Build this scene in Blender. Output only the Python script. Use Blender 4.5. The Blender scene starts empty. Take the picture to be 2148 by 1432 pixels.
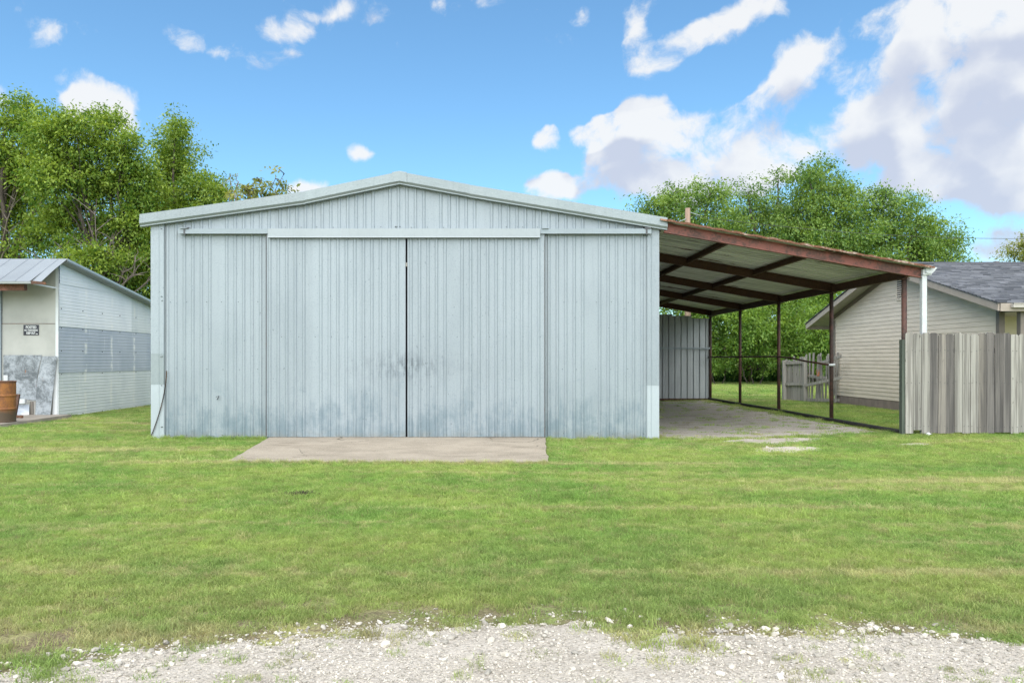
import bpy, math, random
import numpy as np
from mathutils import Vector, Matrix

# ------------------------------------------------------------------ camera, sky, sun, exposure
scene = bpy.context.scene
COL = scene.collection
F, CX, HY = 1618.0, 1020.0, 755.0          # focal length (px), vanishing point of the depth axis
CAMY, CAMZ = -13.9, 1.43
cam_d = bpy.data.cameras.new('camera')
cam = bpy.data.objects.new('camera', cam_d)
COL.objects.link(cam)
cam.location = (0, CAMY, CAMZ)
cam.rotation_euler = (math.radians(90), 0, 0)
cam_d.sensor_width = 36
cam_d.lens = 36 * F / 2148
cam_d.shift_x = 54 / 2148
cam_d.shift_y = 39 / 2148
cam_d.clip_end = 3000
scene.camera = cam

SUN_EL, SUN_AZ = math.radians(55), math.radians(186)     # azimuth clockwise from +Y
scene.view_settings.view_transform = 'Standard'
scene.view_settings.look = 'None'
scene.view_settings.gamma = 1.0
scene.view_settings.use_curve_mapping = False
scene.view_settings.exposure = 1.9
scene.cycles.use_denoising = True
scene.cycles.denoising_input_passes = 'RGB_ALBEDO_NORMAL'
scene.cycles.denoising_prefilter = 'NONE'
scene.cycles.max_bounces = 5
scene.cycles.transparent_max_bounces = 8

sun_d = bpy.data.lights.new('sun', 'SUN')
sun_d.energy = 2.0
sun_d.angle = math.radians(110)
sun_d.color = (1.0, 0.93, 0.82)
sun = bpy.data.objects.new('sun', sun_d)
COL.objects.link(sun)
sd = Vector((math.sin(SUN_AZ) * math.cos(SUN_EL), math.cos(SUN_AZ) * math.cos(SUN_EL), math.sin(SUN_EL)))
sun.rotation_euler = sd.to_track_quat('Z', 'Y').to_euler()
sun.location = (0, 0, 30)

world = bpy.data.worlds.new('World')
scene.world = world
world.use_nodes = True


class NT:
    """small helper round a node tree"""
    def __init__(self, tree):
        self.t = tree; self.n = tree.nodes; self.l = tree.links
    def new(self, typ, **kw):
        nd = self.n.new(typ)
        for k, v in kw.items():
            setattr(nd, k, v)
        return nd
    def put(self, sock, v):
        if v is None:
            return
        if hasattr(v, 'is_linked') or hasattr(v, 'links'):
            self.l.new(v, sock)
        else:
            if isinstance(v, (tuple, list)) and len(v) == 3 and sock.type == 'RGBA':
                v = (*v, 1)
            sock.default_value = v
    def math(self, op, a, b=None, c=None, clamp=False):
        nd = self.new('ShaderNodeMath', operation=op); nd.use_clamp = clamp
        for i, v in enumerate((a, b, c)):
            self.put(nd.inputs[i], v)
        return nd.outputs[0]
    def vmath(self, op, a, b=None):
        nd = self.new('ShaderNodeVectorMath', operation=op)
        self.put(nd.inputs[0], a)
        if b is not None:
            self.put(nd.inputs[1], b)
        return nd.outputs[1] if op in ('DOT_PRODUCT', 'LENGTH') else nd.outputs[0]
    def mix(self, f, a, b, blend='MIX'):
        nd = self.new('ShaderNodeMix', data_type='RGBA', blend_type=blend)
        self.put(nd.inputs[0], f); self.put(nd.inputs[6], a); self.put(nd.inputs[7], b)
        return nd.outputs[2]
    def ramp(self, v, lo, hi, a=0.0, b=1.0, smooth=True):
        nd = self.new('ShaderNodeMapRange')
        if smooth:
            nd.interpolation_type = 'SMOOTHSTEP'
        for i, x in enumerate((v, lo, hi, a, b)):
            self.put(nd.inputs[i], x)
        return nd.outputs[0]
    def noise(self, vec, scale, detail=4, rough=0.55, dist=0.0):
        nd = self.new('ShaderNodeTexNoise')
        self.put(nd.inputs['Vector'], vec)
        self.put(nd.inputs['Scale'], scale); self.put(nd.inputs['Detail'], detail)
        self.put(nd.inputs['Roughness'], rough); self.put(nd.inputs['Distortion'], dist)
        return nd.outputs[0]
    def sep(self, v):
        nd = self.new('ShaderNodeSeparateXYZ'); self.put(nd.inputs[0], v); return nd.outputs
    def comb(self, x, y, z):
        nd = self.new('ShaderNodeCombineXYZ')
        for i, v in enumerate((x, y, z)):
            self.put(nd.inputs[i], v)
        return nd.outputs[0]
    def scale3(self, v, s):
        return self.vmath('MULTIPLY', v, s)


def px_ang(px, py):
    x, y, z = px - CX, F, HY - py
    return math.atan2(x, y), math.atan2(z, math.hypot(x, y))

# clouds: fields of density in sky directions (azimuth, elevation); (px, py, rx, ry, tilt deg, strength)
CLOUDS = [
    (1120, 290, 40, 40, 0, 0.42), (1250, 275, 60, 26, 20, 0.45), (1345, 240, 55, 24, 10, 0.42), (1275, 340, 45, 26, 20, 0.40),
    (1210, 395, 60, 24, 0, 0.40), (200, 40, 110, 40, 0, 0.14), (420, 70, 120, 40, -8, 0.15), (1320, 90, 40, 70, 0, 0.30), (1560, 30, 120, 30, 10, 0.30),
    (1680, 180, 110, 50, 20, 0.41), (1540, 300, 120, 60, 10, 0.41),
    (1790, 110, 120, 60, 25, 0.61), (1620, 260, 220, 75, 12, 0.61), (1800, 210, 150, 95, 10, 0.56),
    (1440, 350, 130, 60, 15, 0.56), (1600, 330, 250, 60, 0, 0.47), (2050, 130, 170, 110, 0, 0.56), (2060, 60, 130, 70, 0, 0.35),
    (2030, 320, 200, 55, 12, 0.57), (2100, 420, 160, 45, 0, 0.43), (2080, 240, 120, 60, 0, 0.48),
    (1380, 130, 110, 38, 12, 0.32), (1470, 60, 150, 40, 15, 0.32), (1350, 60, 30, 60, 0, 0.29),
    (1150, 270, 50, 32, -20, 0.48), (1290, 255, 90, 26, 15, 0.43), (1300, 315, 70, 28, 15, 0.46),
    (1170, 400, 80, 26, 0, 0.58), (225, 195, 105, 42, -8, 0.61), (165, 180, 50, 40, 0, 0.29), (60, 50, 110, 70, 0, 0.14),
    (300, 60, 190, 50, 0, 0.17), (520, 40, 120, 50, 0, 0.18), (450, 115, 70, 25, -15, 0.16), (590, 95, 30, 30, 0, 0.17),
    (960, 50, 45, 65, 0, 0.32), (755, 320, 40, 15, 0, 0.43), (620, 395, 60, 14, 0, 0.36), (680, 6, 40, 14, 0, 0.29),
    (1770, 30, 35, 30, 0, 0.30), (2090, 520, 130, 40, 0, 0.31), (1200, 40, 70, 60, 0, 0.19),
    (880, 240, 330, 110, 0, -0.22), (1500, 130, 40, 120, 0, -0.10), (1560, 180, 70, 50, 20, -0.20), (1870, 285, 40, 40, 0, -0.30),
    (60, 150, 60, 40, 0, -0.15), (1160, 180, 200, 50, 0, -0.15), (500, 260, 160, 80, 0, -0.15), (1000, 330, 150, 50, 0, -0.12),
]

CLOUD_GAIN = 2.0

def cloud_group(detail):
    g = bpy.data.node_groups.new('cloud_density', 'ShaderNodeTree')
    g.interface.new_socket('Dir', in_out='INPUT', socket_type='NodeSocketVector')
    g.interface.new_socket('Density', in_out='OUTPUT', socket_type='NodeSocketFloat')
    t = NT(g)
    gi = t.new('NodeGroupInput'); go = t.new('NodeGroupOutput')
    d = gi.outputs[0]
    w = t.vmath('SUBTRACT', t.new('ShaderNodeTexNoise').outputs[1], (.5, .5, .5))
    wn = w.node.inputs[0].links[0].from_node
    wn.inputs['Scale'].default_value = 7.0; wn.inputs['Detail'].default_value = 5
    t.l.new(d, wn.inputs['Vector'])
    dw = t.vmath('ADD', d, t.scale3(w, (.11, .11, .07)))
    x, y, z = t.sep(dw)
    az = t.math('ARCTAN2', x, y)
    el = t.math('ARCSINE', t.math('MINIMUM', t.math('MAXIMUM', z, -1.0), 1.0))
    ae = t.comb(az, el, 0.0)
    acc = None
    for (px, py, rx, ry, tilt, s) in CLOUDS:
        a0, e0 = px_ang(px, py)
        mp = t.new('ShaderNodeMapping', vector_type='TEXTURE')
        t.l.new(ae, mp.inputs[0])
        mp.inputs['Location'].default_value = (a0, e0, 0)
        mp.inputs['Rotation'].default_value = (0, 0, math.radians(tilt))
        mp.inputs['Scale'].default_value = (rx * 1.95 / F, ry * 1.95 / F, 1)
        gr = t.new('ShaderNodeTexGradient', gradient_type='QUADRATIC_SPHERE')
        t.l.new(mp.outputs[0], gr.inputs[0])
        acc = t.math('MULTIPLY_ADD', gr.outputs[1], s * CLOUD_GAIN, acc if acc is not None else 0.0)
    acc = t.math('MINIMUM', acc, .66)
    # the same broken cloud cover goes on all round the sky
    dz = t.math('ADD', t.math('MAXIMUM', t.sep(d)[2], 0.0), .35)
    flat = t.vmath('DIVIDE', d, t.comb(dz, dz, dz))
    n1 = t.noise(dw, 9.5, detail, .66)
    big = t.noise(flat, 1.7, 2, .5)
    front = t.ramp(t.math('ABSOLUTE', az), .62, .9, 0.0, 1.0)
    bias = t.math('MULTIPLY', t.math('MULTIPLY_ADD', big, 1.0, -.36), front)
    # rounded billows
    for sc_, wt in ((13.0, .95), (29.0, .40)):
        vo = t.new('ShaderNodeTexVoronoi', feature='F1'); vo.inputs['Scale'].default_value = sc_
        t.l.new(dw, vo.inputs['Vector'])
        n1 = t.math('MULTIPLY_ADD', t.math('SUBTRACT', .42, vo.outputs['Distance']), wt / 1.9, n1)
    dens = t.math('ADD', t.math('ADD', acc, bias), t.math('MULTIPLY_ADD', n1, 1.9, -.95))
    t.l.new(dens, go.inputs[0])
    return g

CG = cloud_group(9); CGL = cloud_group(1.5)
w = NT(world.node_tree)
bg = w.n['Background']
sky = w.new('ShaderNodeTexSky', sky_type='NISHITA')
sky.sun_disc = False
sky.sun_elevation = SUN_EL
sky.sun_rotation = SUN_AZ
sky.air_density = 1.0
sky.dust_density = 0.35
sky.ozone_density = 2.4
tc = w.new('ShaderNodeTexCoord')
dirv = w.vmath('NORMALIZE', tc.outputs['Generated'])
c1 = w.new('ShaderNodeGroup'); c1.node_tree = CG; w.l.new(dirv, c1.inputs[0])
c2 = w.new('ShaderNodeGroup'); c2.node_tree = CGL
w.l.new(w.vmath('NORMALIZE', w.vmath('ADD', dirv, (.015, 0, .048))), c2.inputs[0])
dens = c1.outputs[0]
alpha = w.ramp(dens, .12, .56)
shade = w.ramp(w.math('SUBTRACT', c2.outputs[0], w.math('MULTIPLY', dens, .30)), .62, .0)
thick = w.ramp(dens, .35, .85)
cl_col = w.mix(shade, (3.3, 3.55, 4.25), (5.05, 5.1, 5.15))
skyc = w.mix(1.0, sky.outputs[0], (.80, 1.10, 1.16), 'MULTIPLY')
skym = w.mix(w.math('MULTIPLY', alpha, .93), skyc, cl_col)
w.l.new(skym, bg.inputs['Color'])
bg.inputs['Strength'].default_value = 0.05
world.cycles.sampling_method = 'MANUAL'
world.cycles.sample_map_resolution = 512

rnd = random.Random(7)
rng = np.random.default_rng(11)

# ------------------------------------------------------------------ helpers
def P(px, py, Y):
    k = (Y - CAMY) / F
    return Vector(((px - CX) * k, Y, CAMZ + (HY - py) * k))
def PX(px, Y=0.0): return (px - CX) * (Y - CAMY) / F
def PZ(py, Y=0.0): return CAMZ + (HY - py) * (Y - CAMY) / F

def sstep(a, b, x):
    t = np.clip((x - a) / (b - a), 0, 1)
    return t * t * (3 - 2 * t)

def vnoise(x, y, seed=0):
    x = np.asarray(x, float); y = np.asarray(y, float)
    xi = np.floor(x).astype(np.int64); yi = np.floor(y).astype(np.int64)
    fx = x - xi; fy = y - yi
    fx = fx * fx * (3 - 2 * fx); fy = fy * fy * (3 - 2 * fy)
    def h(i, j):
        n = (i * 374761393 + j * 668265263 + seed * 144665) & 0xFFFFFFFF
        n = ((n ^ (n >> 13)) * 1274126177) & 0xFFFFFFFF
        return ((n ^ (n >> 16)) & 0xFFFF) / 65535.0
    return (h(xi, yi) * (1 - fx) + h(xi + 1, yi) * fx) * (1 - fy) + (h(xi, yi + 1) * (1 - fx) + h(xi + 1, yi + 1) * fx) * fy

def fbm(x, y, seed=0, oct=4):
    s, a, tot = 0, 1, 0
    for o in range(oct):
        s = s + a * vnoise(x * 2 ** o, y * 2 ** o, seed + o * 17); tot += a; a *= .5
    return s / tot

def ground_z(x, y):
    x = np.asarray(x, float); y = np.asarray(y, float)
    return .085 * sstep(4.2, 7.4, x) * sstep(-4.5, 0.3, y) + .03 * (fbm(x * .35, y * .35, 3, 3) - .5) * sstep(.2, 2.5, np.abs(y + .1)) - .012
def gz(x, y): return float(ground_z(x, y))

def tag(o, label=None, cat=None, group=None, kind=None):
    if label: o['label'] = label
    if cat: o['category'] = cat
    if group: o['group'] = group
    if kind: o['kind'] = kind
    return o

def empty(name, loc, label, cat, group=None):
    o = bpy.data.objects.new(name, None); COL.objects.link(o)
    o.location = loc; o.empty_display_size = .2
    return tag(o, label, cat, group)

def link_mesh(name, me, mat=None, parent=None):
    o = bpy.data.objects.new(name, me); COL.objects.link(o)
    if mat is not None and not me.materials:
        me.materials.append(mat)
    if parent is not None:
        o.parent = parent
        off = Vector(parent.location)
        p = parent.parent
        while p is not None:
            off += Vector(p.location); p = p.parent
        o.location = -off
    return o


class MB:
    def __init__(self): self.v = []; self.f = []; self.mi = []
    def add(self, vs, fs, mi=0):
        b = len(self.v)
        self.v += [tuple(p) for p in vs]
        self.f += [tuple(i + b for i in f) for f in fs]; self.mi += [mi] * len(fs)
    def box(self, x0, x1, y0, y1, z0, z1, mi=0):
        self.add([(x0, y0, z0), (x1, y0, z0), (x1, y1, z0), (x0, y1, z0), (x0, y0, z1), (x1, y0, z1), (x1, y1, z1), (x0, y1, z1)],
                 [(0, 3, 2, 1), (4, 5, 6, 7), (0, 1, 5, 4), (1, 2, 6, 5), (2, 3, 7, 6), (3, 0, 4, 7)], mi)
    def hexa(self, p, mi=0):          # 8 corners: bottom 4 then top 4
        self.add(p, [(0, 3, 2, 1), (4, 5, 6, 7), (0, 1, 5, 4), (1, 2, 6, 5), (2, 3, 7, 6), (3, 0, 4, 7)], mi)
    def beam(self, a, b, w, h, up=(0, 0, 1), mi=0):
        a, b = Vector(a), Vector(b); d = (b - a).normalized(); u = Vector(up)
        s = d.cross(u).normalized(); u = s.cross(d).normalized()
        ps = []
        for c in (a, b):
            ps += [c - s * w / 2 - u * h / 2, c + s * w / 2 - u * h / 2, c + s * w / 2 + u * h / 2, c - s * w / 2 + u * h / 2]
        self.add(ps, [(0, 1, 2, 3), (7, 6, 5, 4), (0, 4, 5, 1), (1, 5, 6, 2), (2, 6, 7, 3), (3, 7, 4, 0)], mi)
    def ibeam(self, a, b, w, h, t=.016, up=(0, 0, 1)):
        a, b = Vector(a), Vector(b); d = (b - a).normalized(); u = Vector(up)
        s = d.cross(u).normalized(); u = s.cross(d).normalized()
        self.beam(a + u * (h / 2 - t / 2), b + u * (h / 2 - t / 2), w, t, u)
        self.beam(a - u * (h / 2 - t / 2), b - u * (h / 2 - t / 2), w, t, u)
        self.beam(a, b, t, h - 2 * t, u)
    def tube(self, pts, radii, n=8, caps=True, mi=0):
        pts = [Vector(p) for p in pts]
        if not hasattr(radii, '__len__'): radii = [radii] * len(pts)
        vs, fs = [], []
        ref = Vector((0, 0, 1))
        if abs((pts[-1] - pts[0]).normalized().z) > .9: ref = Vector((1, 0, 0))
        for i, p in enumerate(pts):
            d = (pts[min(i + 1, len(pts) - 1)] - pts[max(i - 1, 0)])
            d = d.normalized() if d.length > 1e-9 else Vector((0, 0, 1))
            s = d.cross(ref)
            s = s.normalized() if s.length > 1e-6 else d.orthogonal().normalized()
            u = s.cross(d)
            for k in range(n):
                a = 2 * math.pi * k / n
                vs.append(p + (s * math.cos(a) + u * math.sin(a)) * radii[i])
        for i in range(len(pts) - 1):
            for k in range(n):
                k2 = (k + 1) % n
                fs.append((i * n + k, i * n + k2, (i + 1) * n + k2, (i + 1) * n + k))
        if caps:
            fs.append(tuple(range(n))[::-1]); fs.append(tuple((len(pts) - 1) * n + k for k in range(n)))
        self.add(vs, fs, mi)
    def loft(self, rows, mi=0, closed=False):
        n = len(rows[0]); vs = [p for r in rows for p in r]; fs = []
        for i in range(len(rows) - 1):
            for k in range(n if closed else n - 1):
                k2 = (k + 1) % n
                fs.append((i * n + k, i * n + k2, (i + 1) * n + k2, (i + 1) * n + k))
        self.add(vs, fs, mi)
    def mesh(self, name, mats, smooth=False):
        me = bpy.data.meshes.new(name)
        me.from_pydata(self.v, [], self.f)
        for m in (mats if isinstance(mats, (list, tuple)) else [mats]): me.materials.append(m)
        if any(self.mi): me.polygons.foreach_set('material_index', self.mi)
        if smooth: me.polygons.foreach_set('use_smooth', [True] * len(me.polygons))
        me.update()
        return me
    def build(self, name, mats, parent=None, smooth=False):
        return link_mesh(name, self.mesh(name, mats, smooth), None, parent)


def rib_profile(a, b, period, phase=0.0, h=.014, slope=.020, top=.026):
    """profile of trapezoid ribbed sheet: (position, offset)"""
    pts = [(a, 0.0)]
    k = math.ceil((a - phase) / period)
    half = top / 2 + slope
    while True:
        c = phase + k * period
        if c - half > b: break
        if c - half > a and c + half < b:
            pts += [(c - half, 0.0), (c - top / 2, h), (c + top / 2, h), (c + half, 0.0)]
        k += 1
    pts.append((b, 0.0))
    return pts

# ------------------------------------------------------------------ materials
def new_mat(name):
    m = bpy.data.materials.new(name); m.use_nodes = True
    t = NT(m.node_tree); b = t.n['Principled BSDF']
    geo = t.new('ShaderNodeNewGeometry')
    return m, t, b, geo.outputs['Position']

def bump(t, b, height, strength=.3, dist=.01):
    nd = t.new('ShaderNodeBump'); nd.inputs['Strength'].default_value = strength; nd.inputs['Distance'].default_value = dist
    t.l.new(height, nd.inputs['Height']); t.l.new(nd.outputs[0], b.inputs['Normal'])

def mat_simple(name, c1, c2=None, scale=(6, 6, 6), rough=.6, metal=0.0, detail=5, lo=.35, hi=.65, bstr=.15, bdist=.005, rand=.0, spec=.4):
    m, t, b, pos = new_mat(name)
    c2 = c2 or tuple(x * .8 for x in c1)
    n = t.noise(t.scale3(pos, scale), 1.0, detail, .6)
    col = t.mix(t.ramp(n, lo, hi), c1, c2)
    if rand:
        oi = t.new('ShaderNodeObjectInfo')
        col = t.mix(1.0, col, t.mix(oi.outputs['Random'], (1 - rand,) * 3, (1 + rand,) * 3), 'MULTIPLY')
    t.put(b.inputs['Base Color'], col)
    b.inputs['Roughness'].default_value = rough; b.inputs['Metallic'].default_value = metal
    b.inputs['Specular IOR Level'].default_value = spec
    if bstr: bump(t, b, n, bstr, bdist)
    return m

def mat_galv(name, base, dark, grime, rough=.5, metal=.25, stain=True, rand=.05, speck=.35):
    """weathered zinc sheet: spangle, vertical run-off streaks, scuffs and stains with their own shapes"""
    m, t, b, pos = new_mat(name)
    x, y, z = t.sep(pos)
    oi = t.new('ShaderNodeObjectInfo').outputs['Random']
    sp = t.noise(pos, 42, 3, .7)
    col = t.mix(t.math('MULTIPLY', t.ramp(sp, .52, .68), speck), base, dark)
    lg = t.noise(t.scale3(pos, (1.6, 1.6, .7)), 1.0, 5, .6)
    col = t.mix(t.math('MULTIPLY', t.ramp(lg, .4, .72), .35), col, dark)
    st = t.noise(t.scale3(pos, (26, 26, .8)), 1.0, 4, .65)
    col = t.mix(t.math('MULTIPLY', t.ramp(st, .5, .72), .32), col, dark)
    if stain:
        gn = t.noise(t.scale3(pos, (2.6, 2.6, 2.0)), 1.0, 8, .72, .25)
        low = t.ramp(z, 1.15, .0)
        run = t.noise(t.scale3(pos, (34, 34, 1.3)), 1.0, 5, .7)
        f = t.math('MULTIPLY', t.ramp(t.math('ADD', gn, t.math('ADD', t.math('MULTIPLY', low, .22), t.math('MULTIPLY', t.math('SUBTRACT', run, .5), .7))), .50, .85), t.ramp(z, 1.6, .3))
        col = t.mix(t.math('MULTIPLY', f, .70), col, grime)
        # hand grime either side of the meeting edge of the doors and rubbing band
        dx = t.math('ADD', x, 1.43)
        g1 = t.math('POWER', 2.718, t.math('MULTIPLY', t.math('ABSOLUTE', dx), -1.9))
        dz = t.math('MULTIPLY', t.math('SUBTRACT', z, 1.30), 4.2)
        g2 = t.math('POWER', 2.718, t.math('MULTIPLY', t.math('MULTIPLY', dz, dz), -1.0))
        gn2 = t.noise(t.scale3(pos, (9, 9, 5)), 1.0, 6, .7)
        f2 = t.math('MULTIPLY', t.math('MULTIPLY', g1, g2), t.ramp(t.math('ADD', gn2, t.math('MULTIPLY', t.math('SUBTRACT', run, .5), .8)), .38, .66))
        col = t.mix(t.math('MULTIPLY', f2, .85), col, (.07, .085, .10))
        sc = t.noise(t.scale3(pos, (5, 5, 17)), 1.0, 6, .78, .6)
        sm = t.math('MULTIPLY', t.ramp(sc, .60, .70), t.math('MULTIPLY', t.ramp(z, 1.7, .9), .38))
        col = t.mix(sm, col, grime)
        mud = t.math('MULTIPLY', t.ramp(z, .22, .02), t.ramp(t.noise(t.scale3(pos, (5, 5, 8)), 1.0, 5, .7), .35, .65))
        col = t.mix(t.math('MULTIPLY', mud, .5), col, (.19, .17, .13))
        dot = t.noise(t.scale3(pos, (36, 36, 20)), 1.0, 2, .5)
        col = t.mix(t.math('MULTIPLY', t.ramp(dot, .70, .74), .6), col, (.10, .12, .13))
    col = t.mix(1.0, col, t.mix(oi, (1 - rand,) * 3, (1 + rand,) * 3), 'MULTIPLY')
    t.put(b.inputs['Base Color'], col)
    b.inputs['Metallic'].default_value = metal
    t.put(b.inputs['Roughness'], t.ramp(sp, .3, .7, rough - .06, rough + .1))
    bump(t, b, t.math('ADD', lg, t.math('MULTIPLY', sp, .06)), .5, .022)
    return m

def mat_rust(name, paint, rust, amount=.5, rough=.7, scale=3.0):
    m, t, b, pos = new_mat(name)
    n = t.noise(pos, scale, 8, .7)
    n2 = t.noise(pos, scale * 9, 4, .65)
    f = t.ramp(t.math('ADD', n, t.math('MULTIPLY', n2, .25)), .62 - amount * .3 + .05, .80 - amount * .3)
    col = t.mix(f, paint, t.mix(t.ramp(n2, .35, .65), rust, tuple(c * .5 for c in rust)))
    t.put(b.inputs['Base Color'], col); b.inputs['Roughness'].default_value = rough
    bump(t, b, n2, .3, .006)
    return m

def mat_wood(name, a, bcol, dark, streak=.5, rand=.12, seed=0.0):
    m, t, b, pos = new_mat(name)
    oi = t.new('ShaderNodeObjectInfo').outputs['Random']
    off = t.comb(t.math('MULTIPLY', oi, 37.0), seed, t.math('MULTIPLY', oi, 11.0))
    p = t.vmath('ADD', pos, off)
    g = t.noise(t.scale3(p, (85, 85, 1.8)), 1.0, 5, .65, .15)
    s = t.noise(t.scale3(p, (19, 19, .42)), 1.0, 5, .6, .25)
    k = t.noise(t.scale3(p, (11, 11, 4.5)), 1.0, 2, .5)
    col = t.mix(t.ramp(g, .35, .68), a, bcol)
    col = t.mix(t.math('MULTIPLY', t.ramp(s, .43, .60), streak), col, dark)
    col = t.mix(t.math('MULTIPLY', t.ramp(k, .70, .74), .75), col, tuple(c * .5 for c in dark))
    col = t.mix(1.0, col, t.mix(oi, (1 - rand,) * 3, (1 + rand,) * 3), 'MULTIPLY')
    t.put(b.inputs['Base Color'], col); b.inputs['Roughness'].default_value = .85
    b.inputs['Specular IOR Level'].default_value = .2
    bump(t, b, g, .5, .006)
    return m

def grass_color(t, pos, rand=None):
    """one colour field for the soil of the lawn and for its blades: green, yellow-green and dry patches, mowing bands"""
    p = t.vmath('ADD', pos, (13, 7, 0))
    a = t.noise(t.scale3(p, (.55, .75, 0)), 1.0, 5, .6)
    band = t.noise(t.scale3(p, (.07, 1.5, 0)), 1.0, 4, .55, .2)
    fine = t.noise(t.scale3(p, (5, 6, 0)), 1.0, 4, .65)
    col = t.mix(t.ramp(a, .34, .66), (.215, .360, .080), (.345, .440, .112))
    col = t.mix(t.math('MULTIPLY', t.ramp(t.math('ADD', band, t.math('MULTIPLY', t.math('SUBTRACT', fine, .5), .45)), .50, .68), .8), col, (.54, .50, .25))
    col = t.mix(t.math('MULTIPLY', t.ramp(fine, .50, .70), .45), col, (.48, .46, .20))
    # ragged dry margin beside the road
    y = t.sep(pos)[1]
    near = t.ramp(t.math('ADD', y, t.math('MULTIPLY', t.math('SUBTRACT', a, .5), 3.0)), -6.8, -9.6)
    col = t.mix(t.math('MULTIPLY', near, .28), col, (.32, .31, .135))
    if rand is not None:
        col = t.mix(t.math('MULTIPLY', t.ramp(rand, .72, 1.0), .55), col, (.44, .36, .19))
        col = t.mix(1.0, col, t.mix(t.math('FRACT', t.math('MULTIPLY', rand, 7.3)), (.72, .72, .72), (1.28, 1.28, 1.28)), 'MULTIPLY')
    return col

def mat_grass(name):
    m, t, b, pos = new_mat(name)
    oi = t.new('ShaderNodeObjectInfo').outputs['Random']
    col = grass_color(t, pos, oi)
    t.put(b.inputs['Base Color'], col); b.inputs['Roughness'].default_value = .6
    b.inputs['Specular IOR Level'].default_value = .25
    tr = t.new('ShaderNodeBsdfTranslucent'); t.l.new(col, tr.inputs[0])
    mx = t.new('ShaderNodeMixShader'); mx.inputs[0].default_value = .4
    t.l.new(b.outputs[0], mx.inputs[1]); t.l.new(tr.outputs[0], mx.inputs[2])
    t.l.new(mx.outputs[0], t.n['Material Output'].inputs[0])
    return m

def mat_lawn():
    m, t, b, pos = new_mat('lawn_soil')
    col = grass_color(t, pos)
    n = t.noise(pos, 60, 4, .7)
    col = t.mix(t.ramp(n, .35, .65), col, t.mix(1.0, col, (.62, .58, .62), 'MULTIPLY'))
    soil = t.ramp(t.noise(t.scale3(pos, (1.2, 1.6, 0)), 1.0, 6, .7), .66, .74)
    col = t.mix(t.math('MULTIPLY', soil, .4), col, (.17, .135, .09))
    y = t.sep(pos)[1]
    m2 = t.noise(t.scale3(pos, (2.4, 3.2, 0)), 1.0, 6, .7)
    mar = t.math('MULTIPLY', t.ramp(y, -8.6, -9.6), t.ramp(m2, .36, .56))
    col = t.mix(t.math('MULTIPLY', mar, .85), col, t.mix(t.ramp(n, .4, .6), (.235, .185, .125), (.125, .098, .068)))
    t.put(b.inputs['Base Color'], col); b.inputs['Roughness'].default_value = .95
    b.inputs['Specular IOR Level'].default_value = .1
    bump(t, b, n, .8, .03)
    return m

def mat_gravel(name, c1, c2, c3, sc=1.0):
    m, t, b, pos = new_mat(name)
    v = t.new('ShaderNodeTexVoronoi'); v.inputs['Scale'].default_value = 62 * sc; t.l.new(pos, v.inputs['Vector'])
    v2 = t.new('ShaderNodeTexVoronoi'); v2.inputs['Scale'].default_value = 150 * sc; t.l.new(pos, v2.inputs['Vector'])
    bw = t.new('ShaderNodeRGBToBW'); t.l.new(v.outputs['Color'], bw.inputs[0])
    n = t.noise(t.scale3(pos, (1.3, 2.2, 1)), 1.0, 6, .65)
    col = t.mix(bw.outputs[0], c1, c2)
    col = t.mix(t.math('MULTIPLY', t.ramp(n, .45, .7), .6), col, c3)
    gap = t.ramp(v.outputs['Distance'], .55, .85)
    col = t.mix(t.math('MULTIPLY', gap, .45), col, tuple(c * .45 for c in c3))
    t.put(b.inputs['Base Color'], col); b.inputs['Roughness'].default_value = .95
    b.inputs['Specular IOR Level'].default_value = .15
    h = t.math('ADD', t.math('MULTIPLY', v.outputs['Distance'], -1.0), t.math('MULTIPLY', v2.outputs['Distance'], -.5))
    bump(t, b, h, .7, .012)
    return m

def mat_leaf(name, lo, hi, tr=.42):
    m, t, b, pos = new_mat(name)
    at = t.new('ShaderNodeAttribute'); at.attribute_name = 'tint'
    col = t.mix(at.outputs['Fac'], lo, hi)
    t.put(b.inputs['Base Color'], col); b.inputs['Roughness'].default_value = .5
    b.inputs['Specular IOR Level'].default_value = .35
    tl = t.new('ShaderNodeBsdfTranslucent')
    t.l.new(t.mix(1.0, col, (1.25, 1.2, .6), 'MULTIPLY'), tl.inputs[0])
    mx = t.new('ShaderNodeMixShader'); mx.inputs[0].default_value = tr
    t.l.new(b.outputs[0], mx.inputs[1]); t.l.new(tl.outputs[0], mx.inputs[2])
    t.l.new(mx.outputs[0], t.n['Material Output'].inputs[0])
    return m

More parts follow.
